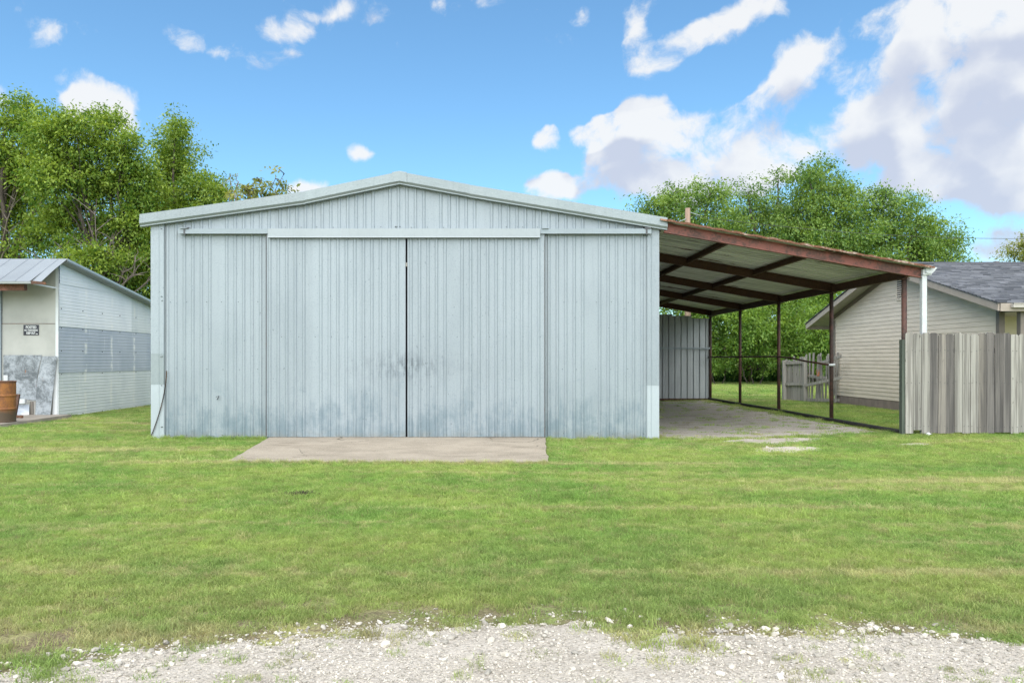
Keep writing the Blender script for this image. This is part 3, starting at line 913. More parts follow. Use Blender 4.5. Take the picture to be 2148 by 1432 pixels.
# corner trims: old upper length, newer pale lower lengths
def corner(x0, x1, outer, cuts, mats):
    for (za, zb, mt, dy) in zip(cuts[:-1], cuts[1:], mats, (.0, .003, .006)):
        mb = MB()
        y = -.030 - dy
        xo = outer
        prof = [(x0, y + .012), (x0 + .012 * (1 if x1 > x0 else -1), y), (x0 + .30 * (x1 - x0), y), (x0 + .36 * (x1 - x0), y - .007), (x0 + .42 * (x1 - x0), y), (x1, y), (x1, .10)]
        tz = zb if not callable(zb) else None
        rows = [[(a, b, za) for a, b in prof], [(a, b, (tz if tz is not None else zb(a))) for a, b in prof]]
        mb.loft(rows)
        mb.build('corner_trim', M[mt], barn)
corner(XL + .01, WL, WL, [-.02, PZ(806), PZ(742), lambda x: roof_z(x) - .14], ['trim_white', 'galv_trim', 'galv'])
corner(XR - .01, WR, WR, [-.02, PZ(808), lambda x: roof_z(x) - .14], ['trim_white', 'galv'])
# side and rear walls, roof (mostly out of sight)
def side_wall(x, sgn, name):
    prof = rib_profile(.05, 12.2, PER, 0, .02)
    mb = MB(); zt = roof_z(x) - .12
    mb.loft([[(x - .004 * sgn + sgn * o, y, z) for y, o in prof] for z in (-.05, zt)])
    mb.build(name, M['galv'], barn)
side_wall(WL + .03, -1, 'side_wall'); side_wall(WR - .03, 1, 'side_wall')
mb = MB(); prof = rib_profile(WL + .03, WR - .03, PER, 0, .02)
mb.loft([[(x, 12.2 + o, -.05) for x, o in prof], [(x, 12.2 + o, roof_z(x) - .12) for x, o in prof]])
mb.build('rear_wall', M['galv'], barn)
mb = MB(); mb.box(WL + .05, WR - .05, .4, 12.1, -.02, .0); mb.build('floor_slab', M['pad'], barn)
for a, b in ((0, 2), (2, 4)):
    mb = MB()
    prof = rib_profile(TY + .01, 12.35, .3, 0, .02)
    xs_ = [ROOF[i] for i in range(a, b + 1)]
    mb.loft([[(x, y, z - .03 + o) for y, o in prof] for x, z in xs_])
    mb.loft([[(x, y, z - .05) for y, o in prof] for x, z in xs_])
    mb.build('roof_sheet', M['galv_trim'], barn)
# rake trim in four lengths, folded profile
def rake(i, dy, dz):
    (xa, za), (xb, zb) = ROOF[i], ROOF[i + 1]
    prof = [(.10, .004), (.0, .006), (-.015, -.0), (-.015, -.068), (-.024, -.074), (-.024, -.158), (.006, -.196), (.006, -.214), (.12, -.214)]
    mb = MB()
    rows = []
    for s in (0, .5, 1):
        x = xa + (xb - xa) * s; z = za + (zb - za) * s
        rows.append([(x, TY + p + dy, z + q + dz) for p, q in prof])
    mb.loft(rows)
    for r in (rows[0], rows[-1]):
        mb.add(r, [tuple(range(len(r)))])
    mb.build('rake_trim', M['galv_trim'], barn)
rake(0, .004, .0); rake(1, 0, .003); rake(2, 0, .003); rake(3, .004, .0)
mb = MB()                                         # folded cap over the peak
px_, pz_ = ROOF[2]
mb.loft([[(px_ + dx, y, pz_ - .18 * abs(dx) + dz) for y, dz in ((TY - .032, -.165), (TY - .032, .014), (TY + .3, .014))] for dx in (-.13, 0, .13)])
mb.build('peak_cap', M['galv_trim'], barn)
# sliding-door track: bare rail each side, pale cover over the opening
def track(x0, x1, name='track_rail'):
    mb = MB(); z0, z1 = PZ(489, -.1), PZ(480, -.1)
    mb.box(x0, x1, -.115, -.02, z0, z1)
    mb.box(x0, x1, -.121, -.11, z0 - .012, z0 + .012)
    mb.box(x0 + .04, x0 + .16, -.14, -.02, z1, z1 + .012)
    o = mb.build(name, M['rail'], barn)
    br = MB(); xe = x0 + .08 if x0 < -3 else x1 - .12
    br.box(xe, xe + .11, -.128, -.01, z1 - .004, z1 + .022); br.box(xe + .02, xe + .05, -.124, -.05, z0 - .03, z1)
    br.build('bracket', M['edge'], o)
track(PX(374, -.1), PX(563, -.1)); track(PX(1132, -.1), PX(1366, -.1))
for x0, x1, dy in ((PX(562, -.14), PX(918, -.14), 0), (PX(916, -.14), PX(1133, -.14), -.003)):
    mb = MB()
    prof = [(-.02, PZ(478.5, -.14)), (-.145 + dy, PZ(479.5, -.14)), (-.15 + dy, PZ(496, -.14)), (-.165 + dy, PZ(498.5, -.14)), (-.12, PZ(498.8, -.14))]
    rows = [[(x, y, z) for y, z in prof] for x in (x0, x1)]
    mb.loft(rows)
    for r in rows: mb.add(r, [tuple(range(len(r)))])
    mb.build('track_cover', M['track_cover'], barn)
# the two sliding doors
def screws(xs, zs, y, parent, r=.0075):
    mb = MB()
    for x in xs:
        for z in (zs if hasattr(zs, '__len__') else [zs]):
            xx = x + rnd.uniform(-.012, .012); zz = z + rnd.uniform(-.006, .006)
            mb.tube([(xx, y, zz), (xx, y - .007, zz)], [r, r * .8], 6)
    o = mb.build('screw_row', M['screw'], parent); o['kind'] = 'stuff'; return o
def door(x0, x1, side):
    fr = MB(); y = -.075
    for a, b in ((x0, x0 + .045), (x1 - .045, x1)): fr.box(a, b, y + .004, y + .05, .06, HEADZ + .02)
    for z in (.10, 1.3, 2.3, 3.4): fr.box(x0 + .045, x1 - .045, y + .006, y + .046, z, z + .05)
    d = fr.build('sliding_door', M['rail'], barn)
    n = 3; w_ = (x1 - x0) / n
    for i in range(n):
        wall_sheet(x0 + i * w_ - (.002 if i else 0), x0 + (i + 1) * w_, .055, HEADZ + .02, y - (.0015 if i % 2 else 0), d, 'door_sheet', 'galv', x0 + PER * .42)
    ed = MB(); ex = x0 if side < 0 else x1
    ed.box(ex - .006, ex + .006, y - .010, y + .052, .05, HEADZ); ed.build('edge_shadow_strip', M['edge'], d)  # dark strip paints in the shadow gap at the outer edge, faintly rust-tinted
    screws([x0 + .28 + k * .30 for k in range(8)], PZ(706, y), y, d)
    return d
d1 = door(XD0, XD1, -1); d2 = door(XD2, XD3, 1)
mb = MB(); gx0 = (XD1 + XD2) / 2
mb.box(gx0 - .013, gx0 + .013, -.085, -.07, PZ(560), PZ(552)); mb.box(gx0 - .012, gx0 + .008, -.088, -.084, PZ(558), PZ(554))
mb.build('latch', M['wood_pale'], d2)
mb = MB(); mb.box(XD0 - .05, XD3 + .05, .05, .07, .02, HEADZ); mb.build('dark_backing', M['dark'], barn)  # near-black colour stands in for the shade inside the barn behind the doors
screws([PX(p) for p in (357, 393, 433, 465, 500, 540)], [PZ(633)], -.001, barn)
screws([PX(p) for p in (389, 434, 467, 501, 541)], [PZ(774.5)], -.001, barn)
screws([PX(p) for p in (357, 393, 433, 465, 500, 540)], [PZ(912)], -.001, barn)
screws([PX(p) for p in (1182, 1210, 1252, 1282, 1317, 1349)], [PZ(634)], -.001, barn)
screws([PX(p) for p in (1181, 1210, 1251, 1282, 1317, 1349)], [PZ(774)], -.001, barn)
screws([PX(p) for p in (1182, 1252, 1285, 1318, 1349)], [PZ(909)], -.001, barn)
screws([PX(p) for p in (341, 341.5)], [PZ(481), PZ(622), PZ(631), PZ(748), PZ(808), PZ(895)], -.036, barn, .009)
screws([PX(840), PX(834), PX(830)], [PZ(475)], -.001, barn, .012)
screws([PX(p) for p in range(600, 1130, 33)], [PZ(476.5)], .0, barn)
mb = MB(); mb.tube([P(455, 838, -.03), P(458, 834, -.045), P(459, 830, -.03), P(453, 832, -.03)], .008, 6); mb.build('wire_hook', M['screw'], barn)

# chain hanging beside the corner
ch = MB(); prev = None
N = 62
for i in range(N):
    s = i / (N - 1)
    c = P(352 - 32 * s - 6 * math.sin(s * math.pi) * -.9 - 6 * (1 - s) * s, 779 + 134 * s, -.05) 
    c = Vector((PX(352 + (320 - 352) * (s ** 1.7)), -.055, PZ(779 + 134 * s)))
    c2 = Vector((PX(352 + (320 - 352) * ((min(1, s + .012)) ** 1.7)), -.055, PZ(779 + 134 * (s + .012))))
    d = (c2 - c).normalized(); sd_ = Vector((0, 1, 0)) if i % 2 else d.cross(Vector((0, 1, 0))).normalized()
    ring = []
    for k in range(8):
        a = 2 * math.pi * k / 8
        ring.append(c + d * (.017 * math.cos(a)) + sd_ * (.0095 * math.sin(a)))
    ring.append(ring[0]); ring.append(ring[1])
    ch.tube(ring, .0036, 4, caps=False)
chain = ch.build('hanging_chain', M['chain'])
tag(chain, 'thin rusty chain hanging down the left corner of the barn', 'chain')

# ------------------------------------------------------------------ lean-to carport on the barn's right side
lean = empty('lean_to', (5.4, 6, .05), 'open rust-brown steel lean-to with corrugated roof on the barn side', 'carport')
PXX = 7.585
def lz(x): return 3.875 - .176 * (x - 3.3)          # underside of roof sheet
YP = [.10, 3.05, 6.1, 9.15, 12.2]
def cbeam(mb, a, b, w_, h):
    mb.ibeam(a, b, w_, h)
for i, y in enumerate(YP):
    mb = MB()
    x0, x1 = (3.13 if i else 3.2), (7.80 if i == 0 else 7.70)
    hh = .17 if i == 0 else .18
    a = Vector((x0, y if i else -.06, lz(x0) - hh / 2 - .012)); b = Vector((x1, y if i else -.06, lz(x1) - hh / 2 - .012))
    mb.ibeam(a, b, .085, hh)
    mb.build('rafter', M['red_steel'] if i == 0 else M['brown_steel'], lean)
for x in (4.42, 5.87):
    mb = MB(); z = lz(x) - .075
    mb.ibeam((x, -.02, z), (x, 12.25, z), .06, .11, .012); mb.build('purlin', M['brown_steel'], lean)
mb = MB(); z = lz(PXX) - .13
mb.ibeam((PXX, -.01, z), (PXX, 12.28, z), .08, .16); mb.build('eave_beam', M['brown_steel'], lean)
mb = MB(); mb.box(3.118, 3.16, .1, 12.2, lz(3.14) - .16, lz(3.14) - .02); mb.build('wall_ledger', M['brown_steel'], lean)
for i, y in enumerate(YP):
    mb = MB(); g0 = gz(PXX, y)
    mb.tube([(PXX, y, g0 - .1), (PXX, y, lz(PXX) - .2)], .042 if i else .046, 14)
    p = mb.build('post', M['post_steel'], lean, True)
    mb = MB(); mb.box(PXX - .07, PXX + .07, y - .07, y + .07, lz(PXX) - .235, lz(PXX) - .222); mb.build('cap_plate', M['brown_steel'], p)
# roof sheets, ribs running down the slope
ny = 14; yw = (12.45 + .20) / ny
for i in range(ny):
    y0, y1 = -.20 + i * yw, -.20 + (i + 1) * yw + .03
    prof = rib_profile(y0, y1, .225, y0 + .05, .034, .008, .05)
    rows = []
    xs_ = [3.10, 4.2, 5.3, 6.4, 7.3, 7.93 + rnd.uniform(-.02, .03)]
    sag = [0, -.008, -.012, -.012, -.004, .012 + rnd.uniform(-.006, .01)]
    dz = .002 * (i % 2)
    for x, s in zip(xs_, sag):
        rows.append([(x, y + (rnd.uniform(-.015, .01) if (i == 0 and k == 0) else 0), lz(x) + s * .5 + o + dz) for k, (y, o) in enumerate(prof)])
    mb = MB(); mb.loft(rows)
    mb.loft([[(x, y, z + .004) for x, y, z in r] for r in rows][::-1])
    mb.build('roof_sheet', M['roof_under'], lean)
# ragged rust-coloured front edge trim of the roof
mb = MB(); rows = []
for k in range(60):
    x = 3.22 + k * (7.95 - 3.22) / 59
    j = .006 * math.sin(k * 1.7) + rnd.uniform(-.006, .006)
    rows.append([(x, -.235, lz(x) - .004 + j * .5), (x, -.235, lz(x) + .032 + j), (x, -.12, lz(x) + .036 + j)])
mb.loft(rows); mb.build('roof_edge', mat_rust('rusty_edge', (.33, .25, .20), (.19, .08, .04), .6, .8, 6.0), lean)
# rails
mb = MB(); pts = [(PXX, YP[4], 1.51), (PXX, YP[3], 1.50), (PXX, YP[2], 1.50), (PXX - .01, 4.6, 1.46), (PXX - .05, 3.3, 1.345), (PXX - .06, 3.0, 1.335)]
pts = [(PXX - .055, YP[4], 1.53), (PXX - .055, YP[3], 1.525), (PXX - .055, YP[2], 1.52), (PXX - .06, 5.2, 1.485), (PXX - .075, 4.2, 1.40), (PXX - .085, 2.98, 1.325)]
mb.tube(pts, .022, 8); mb.build('middle_rail', M['brown_steel'], lean, True)
mb = MB(); mb.tube([(PXX - .09, 2.98, 1.322), (PXX + .05, 3.0, 1.328)], .026, 8); mb.build('white_wrap', M['white_paint'], lean)
mb = MB(); mb.tube([(PXX - .06, y, gz(PXX, y) + .055) for y in (12.2, 9, 6, 3, .1)], .045, 8); mb.build('bottom_rail', M['black_pipe'], lean)
# rear wall of the lean-to
nsh = 7; ws_ = (PXX - 3.14) / nsh
for i in range(nsh):
    a = 3.14 + i * ws_; b = a + ws_ + .01
    prof = rib_profile(a, b, .21, 3.14 + .1, -.06, .004, .034)
    zt = 2.98 - (.14 if i == nsh - 1 else 0) - (.05 if i == nsh - 2 else 0)
    mb = MB(); mb.loft([[(x, 12.26 + (.002 if i % 2 else 0) - o, z) for x, o in prof] for z in (.05, zt)])
    mb.build('rear_sheet', M['back_sheet'], lean)
mb = MB(); mb.beam((3.14, 12.19, 1.83), (PXX, 12.19, 1.83), .05, .06); mb.build('girt', M['rail'], lean)
mb = MB(); mb.beam((3.14, 12.17, .10), (PXX, 12.17, .10), .05, .07); mb.build('sill', M['brown_steel'], lean)
mb = MB()                                               # gutter
gp_ = [(7.84, 3.09), (7.84, 2.985), (7.93, 2.975), (7.955, 2.985), (7.985, 3.01), (8.02, 3.06), (8.035, 3.075), (8.02, 3.08)]
rows = [[(x, y, z) for x, z in gp_] for y in (-.16, 12.4)]
mb.loft(rows); mb.add(rows[0], [tuple(range(len(gp_)))]); mb.add(rows[1], [tuple(range(len(gp_)))])
g_ = mb.build('gutter', M['white_paint'], lean)
mb = MB(); mb.box(7.80, 7.955, -.13, .02, 2.95, 3.05); mb.build('outlet_box', M['white_paint'], g_)
mb = MB()
dsx = 7.845
mb.loft([[(dsx - .045 + dx, y, z) for dx, y in ((.008, -.10), (.082, -.10), (.09, -.092), (.09, -.02), (.082, -.012), (.008, -.012), (0, -.02), (0, -.092))] for z in (.10, 1.5, 2.96)], closed=True)
mb.build('downspout', M['white_paint'], lean)
mb = MB(); mb.tube([(dsx, -.05, .20), (dsx + .005, -.10, .13), (dsx + .03, -.24, .085)], .042, 8, caps=False); mb.build('downspout_elbow', M['white_paint'], lean)

# ------------------------------------------------------------------ picket fence on the right
fence = empty('picket_fence', (9, -.12, .06), 'tall weathered dog-eared wooden fence at the right edge, pale and dark boards', 'fence')
FZ = -.16
kinds = 'p p p d m d p p p q d d d p p m p d p p d m p p'.split()
x = PX(1898.5, FZ); FX = []
def picket(x0, x1, z0, z1, y, mat, parent, th=.018, ear=.028, lean_=0.0):
    mb = MB(); e = ear
    o = [(x0, z0), (x1, z0), (x1 + lean_, z1 - e), (x1 - e + lean_, z1), (x0 + e + lean_, z1), (x0 + lean_, z1 - e)]
    fr = [(a, y - th, z) for a, z in o]; bk = [(a, y, z) for a, z in o]; n = len(o)
    mb.add(fr + bk, [tuple(range(n)), tuple(range(2 * n - 1, n - 1, -1))] + [(i, i + n, (i + 1) % n + n, (i + 1) % n) for i in range(n)])
    return mb.build('picket', mat, parent)
for i, k in enumerate(kinds):
    wd = .139 + rnd.uniform(-.006, .004)
    FX.append(x + wd / 2)
    z1 = PZ(697 + rnd.uniform(-1.6, 2.6) + i * .15, FZ); z0 = PZ((908 if i not in (1,) else 903) + rnd.uniform(-2, 1.5), FZ)
    m = {'p': 'wood_pale', 'd': 'wood_dark', 'm': 'wood_mid', 'q': 'wood_mid'}[k]
    picket(x, x + wd, z0, z1, FZ - rnd.uniform(0, .006), M[m], fence, lean_=rnd.uniform(-.004, .006))
    x += wd + rnd.uniform(.004, .010)
fx0, fx1 = PX(1896, FZ), x
mb = MB()
for c_ in FX:
    for z_ in (PZ(735, FZ), PZ(802, FZ), PZ(895, FZ)):
        for dx in (-.04, .04):
            if rnd.random() < .9:
                q_ = (c_ + dx + rnd.uniform(-.01, .01), z_ + rnd.uniform(-.02, .02)); mb.tube([(q_[0], FZ - .017, q_[1]), (q_[0], FZ - .027, q_[1])], .0055, 6)
o = mb.build('nail_row', M['screw'], fence); o['kind'] = 'stuff'
for z in (PZ(735, FZ), PZ(802, FZ), PZ(895, FZ)):
    mb = MB(); mb.beam((fx0 + .024, FZ + .025, z), (fx1, FZ + .025, z), .038, .088); mb.build('rail', M['wood_mid'], fence)
mb = MB(); mb.box(fx0 - .03, fx0 + .02, FZ + .002, FZ + .10, 0, PZ(712, FZ)); mb.build('post', M['wood_green'], fence)
for xx in (10.2,):
    mb = MB(); mb.box(xx, xx + .09, FZ + .05, FZ + .14, 0, PZ(706, FZ)); mb.build('post', M['wood_mid'], fence)

# ------------------------------------------------------------------ broken fence behind
bf = empty('broken_fence', (10.3, 11, .08), 'old grey broken picket fence leaning beside the cream house wall', 'fence')
A = Vector((9.95, 12.05, 0)); B = Vector((10.36, 10.85, 0)); C = Vector((10.80, 9.55, 0))
A = Vector(((1645 - CX) * 25.9 / F, 25.9 + CAMY, 0)); B = Vector(((1688 - CX) * 25.0 / F, 25.0 + CAMY, 0)); C = Vector(((1752 - CX) * 23.9 / F, 23.9 + CAMY, 0))
def obl_picket(base, dirv, wd, z0, z1, lean_, mat, ear=.03):
    mb = MB(); n = Vector((-dirv.y, dirv.x, 0)) * .009
    o = [(0, z0), (wd, z0), (wd + lean_, z1 - ear * rnd.random() * 2), (wd * .55 + lean_, z1), (lean_, z1 - ear * rnd.random() * 2)]
    fr = [base + dirv * u + Vector((0, 0, z)) - n for u, z in o]; bk = [p + 2 * n for p in fr]; k = len(o)
    mb.add(fr + bk, [tuple(range(k)), tuple(range(2 * k - 1, k - 1, -1))] + [(i, i + k, (i + 1) % k + k, (i + 1) % k) for i in range(k)])
    mb.build('picket', mat, bf)
for (p, q, n, gap, tall) in ((A, B, 9, .0, 1.50), (B, C, 13, .25, 1.62)):
    d = (q - p); L = d.length; d.normalize(); back = Vector((-d.y, d.x, 0))
    if back.y < 0: back = -back
    for i in range(n):
        if gap and rnd.random() < gap * .5: continue
        u = L * (i + .15) / n
        base = p + d * u + back * .05
        obl_picket(base, d, L / n * (.86 if not gap else rnd.uniform(.55, .85)), gz(base.x, base.y) - .02, tall + rnd.uniform(-.10, .08), rnd.uniform(-.03, .03) * (1 if not gap else 3.5), M['wood_old'])
    for z in ((1.32, .62) if not gap else ()):
        mb = MB(); mb.beam(p + Vector((0, 0, z)), q + Vector((0, 0, z + .04)), .04, .085); mb.build('rail', M['wood_old'], bf)
for p, h in ((A, 1.42), (B, 1.50)):
    mb = MB(); g0 = gz(p.x, p.y); mb.box(p.x - .055, p.x + .055, p.y - .06, p.y + .05, g0 - .1, h); mb.build('post', M['wood_old'], bf)
def loose(pa, pb, ya, yb, nm='loose_rail', br=False):
    a, b = P(*pa, ya), P(*pb, yb)
    mb = MB(); mb.beam(a, b, .045, .085); o = mb.build(nm, M['wood_old'], bf)
    if br:
        d = (a - b).normalized(); mb = MB()
        for k in range(5):
            s = a + Vector((rnd.uniform(-.01, .01), rnd.uniform(-.02, .02), -.04 + .02 * k)); mb.tube([s, s + d * rnd.uniform(.04, .12) + Vector((0, 0, rnd.uniform(-.05, .02)))], [.016, .003], 4)
        mb.build('splintered_end', M['wood_broken'], o)
loose((1690, 808), (1765, 792), 11.0, 9.2)
loose((1697, 788), (1734, 793), 10.9, 9.9, br=True)
loose((1716, 763), (1765, 747), 10.5, 9.2)
loose((1692, 838), (1760, 839), 10.9, 9.4)
mb = MB(); c = P(1716, 782, 10.3)
for k in range(6): mb.tube([c + Vector((rnd.uniform(-.04, .04), 0, -.1)), c + Vector((rnd.uniform(-.07, .07), 0, rnd.uniform(.02, .12)))], [.016, .004], 4)
mb.build('splintered_end', M['wood_broken'], bf)

# ------------------------------------------------------------------ cream house on the right
house = empty('cream_house', (14, 6.5, .1), 'cream lap-sided house with dark grey shingle roof behind the fence', 'house')
HX = 10.95; EY0, EY1, RYM = 1.9, 11.4, 6.65; EZ, RZ = 2.60, 3.98; WY0, WY1 = 2.62, 10.35
def hz(y): return EZ + (RZ - EZ) * (1 - abs(y - RYM) / (RYM - EY0))
z = .34; ex = .108; k = 0
while z < RZ - .25:
    t0, t1 = z, z + ex + .012
    def yr(zz):                       # wall extent at a height, under the roof
        zz += .10
        if zz <= hz(WY0): return WY0, WY1
        r = (RYM - EY0) * (1 - (zz - EZ) / (RZ - EZ)); return max(WY0, RYM - r), min(WY1, RYM + r)
    (a0, a1), (b0, b1) = yr(t0), yr(t1)
    if b1 - b0 < .1: break
    mb = MB(); xo, xi = HX - .014, HX - .002
    mb.hexa([(xo, a1, t0), (xo, a0, t0), (HX + .01, a0, t0), (HX + .01, a1, t0), (xi, b1, t1), (xi, b0, t1), (HX + .01, b0, t1), (HX + .01, b1, t1)])
    mb.build('lap_board', M['siding'], house)
    z += ex; k += 1
mb = MB(); mb.box(HX + .005, 23, WY0 + 1.4, WY1 - .01, .1, 2.62); mb.build('wall_core', M['siding'], house)
mb = MB(); mb.add([(HX + .012, WY0, .3), (HX + .012, WY1, .3), (HX + .012, WY1, hz(WY1) - .13), (HX + .012, RYM, RZ - .13), (HX + .012, WY0, hz(WY0) - .13)], [(0, 1, 2, 3, 4)])
mb.build('gable_backing', M['siding'], house)
mb = MB(); mb.box(HX - .004, 23, WY0, WY1 - .02, -.1, .345); mb.build('foundation', M['foundation'], house)
for (y0, y1, nm) in ((WY1 - .09, WY1 + .02, 'corner_board'), (WY0 - .1, WY0 + .01, 'corner_board')):
    mb = MB(); mb.box(HX - .03, HX + .09, y0, y1, .33, 2.66); mb.build(nm, M['house_dark'], house)
# front wall of the porch
z = .34
while z < 2.5:
    mb = MB(); mb.hexa([(HX + .1, 3.99, z), (23, 3.99, z), (23, 4.02, z), (HX + .1, 4.02, z), (HX + .1, 4.002, z + .12), (23, 4.002, z + .12), (23, 4.02, z + .12), (HX + .1, 4.02, z + .12)])
    mb.build('lap_board', M['siding'], house); z += .108
# roof slabs, boards
OX = 10.5
for s in (0, 1):
    ye = EY0 if s == 0 else EY1
    mb = MB()
    mb.hexa([(OX + .02, ye, EZ - .07), (23.5, ye, EZ - .07), (23.5, RYM, RZ - .07), (OX + .02, RYM, RZ - .07), (OX + .02, ye, EZ), (23.5, ye, EZ), (23.5, RYM, RZ), (OX + .02, RYM, RZ)])
    mb.build('roof_deck', M['soffit'], house)
    mb = MB(); d = Vector((0, RYM - ye, RZ - EZ)); 
    mb.hexa([(OX - .02, ye, EZ - .16), (OX + .017, ye, EZ - .16), (OX + .017, RYM, RZ - .16), (OX - .02, RYM, RZ - .16), (OX - .02, ye, EZ - .005), (OX + .017, ye, EZ - .005), (OX + .017, RYM, RZ - .005), (OX - .02, RYM, RZ - .005)])
    mb.build('rake_board', M['house_trim'], house)
    mb = MB()
    w0 = WY0 if s == 0 else WY1
    mb.hexa([(HX - .035, w0, hz(w0) - .20), (HX - .016, w0, hz(w0) - .20), (HX - .016, RYM, RZ - .20), (HX - .035, RYM, RZ - .20), (HX - .035, w0, hz(w0) - .075), (HX - .016, w0, hz(w0) - .075), (HX - .016, RYM, RZ - .075), (HX - .035, RYM, RZ - .075)])
    mb.build('frieze_board', M['house_dark'], house)
mb = MB(); mb.box(OX + .02, 23.5, EY0 - .03, EY0, EZ - .17, EZ - .01); mb.build('fascia', M['house_trim'], house)
mb = MB(); mb.box(OX + .22, 23.5, EY0 - .12, EY0 - .032, EZ - .10, EZ - .015); mb.box(OX + .22, 23.5, EY0 - .132, EY0 - .105, EZ - .03, EZ - .012); mb.build('gutter', M['soffit'], house)
mb = MB(); mb.box(OX + .02, 23.5, EY1, EY1 + .03, EZ - .17, EZ - .01); mb.build('fascia', M['house_trim'], house)
mb = MB(); mb.box(HX + .03, 23.4, EY0 + .01, 4.1, EZ - .165, EZ - .15); mb.build('porch_ceiling', M['soffit'], house)
# individual shingles, course by course
sv, sf, stint = [], [], []
slope_len = math.hypot(RYM - EY0, RZ - EZ); nc = 36; cu = (RYM - EY0) / nc; cz = (RZ - EZ) / nc
for s in (0, 1):
    for c in range(nc):
        xx = OX - .05 - rnd.uniform(0, .3) if c else OX - .05
        first = True
        while xx < 23.5:
            wd = rnd.choice((.14, .2, .28, .33)); x1 = min(xx + wd, 23.5); x0 = max(xx, OX - .05)
            if x1 > x0:
                ya = (EY0 - .03 + c * cu) if s == 0 else (EY1 + .03 - c * cu); yb = ya + (cu * 1.35 if s == 0 else -cu * 1.35)
                za = EZ + c * cz + .012; zb = za + cz * 1.35 - .010; t = rnd.choice((.010, .018, .026))
                b = len(sv)
                sv += [(x0, ya, za - .012), (x1, ya, za - .012), (x1, yb, zb), (x0, yb, zb), (x0, ya, za + t), (x1, ya, za + t), (x1, yb, zb + .004), (x0, yb, zb + .004)]
                q = [(0, 1, 5, 4), (4, 5, 6, 7), (0, 4, 7, 3), (1, 2, 6, 5)]
                sf += [tuple(i + b for i in f) for f in q]
                tv = min(1, max(0, rnd.gauss(.45, .28))); stint += [tv] * 4
            xx += wd
me = bpy.data.meshes.new('shingles'); me.from_pydata(sv, [], sf); me.materials.append(M['shingle'])
a = me.attributes.new('tint', 'FLOAT', 'FACE'); a.data.foreach_set('value', stint); me.update()
o = link_mesh('shingle_courses', me, None, house); o['kind'] = 'stuff'
mb = MB(); mb.hexa([(OX - .06, RYM - .15, RZ + .0), (23.5, RYM - .15, RZ + .0), (23.5, RYM + .15, RZ + .0), (OX - .06, RYM + .15, RZ + .0), (OX - .06, RYM - .02, RZ + .06), (23.5, RYM - .02, RZ + .06), (23.5, RYM + .02, RZ + .06), (OX - .06, RYM + .02, RZ + .06)])
mb.build('ridge_cap', M['shingle'], house)
v = P(2095, 553, 6.8)
mb = MB(); mb.tube([(v.x, 6.9, RZ - .1), (v.x, 6.9, v.z + .05)], .05, 10); mb.box(v.x - .05, v.x + .05, 6.85, 6.95, v.z + .05, v.z + .075); mb.build('roof_vent', M['house_dark'], house)
# louvred gable vent
vf = MB(); vy, vz0, vz1, vw = RYM - .2, 3.04, 3.56, .34
for a0, a1, b0, b1 in ((vy - vw / 2 - .04, vy - vw / 2, vz0, vz1), (vy + vw / 2, vy + vw / 2 + .04, vz0, vz1), (vy - vw / 2 - .04, vy + vw / 2 + .04, vz0 - .04, vz0), (vy - vw / 2 - .04, vy + vw / 2 + .04, vz1, vz1 + .04)):
    vf.box(HX - .035, HX + .01, a0, a1, b0, b1)
vent = vf.build('gable_vent', M['siding'], house)
mb = MB(); mb.box(HX - .018, HX - .0155, vy - vw / 2, vy + vw / 2, vz0, vz1); mb.build('vent_screen', M['dark'], vent)
for k in range(9):
    zz = vz0 + .01 + k * .057
    mb = MB(); mb.hexa([(HX - .034, vy - vw / 2, zz), (HX - .034, vy + vw / 2, zz), (HX - .020, vy + vw / 2, zz + .028), (HX - .020, vy - vw / 2, zz + .028), (HX - .034, vy - vw / 2, zz + .006), (HX - .034, vy + vw / 2, zz + .006), (HX - .020, vy + vw / 2, zz + .034), (HX - .020, vy - vw / 2, zz + .034)])
    mb.build('louvre', M['siding'], vent)
mb = MB(); mb.box(HX + .10, HX + .22, 2.05, 2.17, .1, EZ - .16); mb.build('porch_post', M['house_dark'], house)
mb = MB(); mb.beam((HX + .2, 2.1, 1.98), (HX + .85, 2.1, 2.42), .09, .08); mb.build('brace', M['house_dark'], house)

# ------------------------------------------------------------------ shed on the left
shed = empty('ribbed_shed', (-12, 8, 0), 'white ribbed-panel shed with grey tin roof left of the barn', 'shed')
SX = -10.6; SY = 5.2
RXO = -10.37; RGZ = 3.93
def back_z(y): return RGZ - .138 * (y - SY)
def hpanel(y0, y1, z0, z1, mat, name='side_panel', x=SX, per=.083, ribh=.0035):
    """horizontally ribbed panel on the +X wall; z0/z1 callables of y"""
    f0 = z0 if callable(z0) else (lambda y: z0); f1 = z1 if callable(z1) else (lambda y: z1)
    ysn = np.linspace(y0, y1, 9); zmax = max(f1(y) for y in ysn)
    zb = min(f0(y) for y in ysn)
    prof = rib_profile(zb, zmax, per, zb, ribh, .010, .012)
    cols = []
    for y in ysn:
        t = f1(y); b_ = f0(y)
        cols.append([(x + o, y, min(max(zz, b_), t)) for zz, o in prof])
    mb = MB(); mb.loft(cols); return mb.build(name, M[mat], shed)
YE = 15.0
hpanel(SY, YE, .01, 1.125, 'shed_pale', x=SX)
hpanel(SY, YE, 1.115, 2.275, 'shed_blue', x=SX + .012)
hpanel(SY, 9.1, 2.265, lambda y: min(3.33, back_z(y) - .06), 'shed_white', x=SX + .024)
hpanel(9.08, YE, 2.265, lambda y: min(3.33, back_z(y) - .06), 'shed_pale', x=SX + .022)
hpanel(SY, 9.6, 3.32, lambda y: max(3.325, back_z(y) - .06), 'shed_white', 'gable_panel', x=SX + .036)
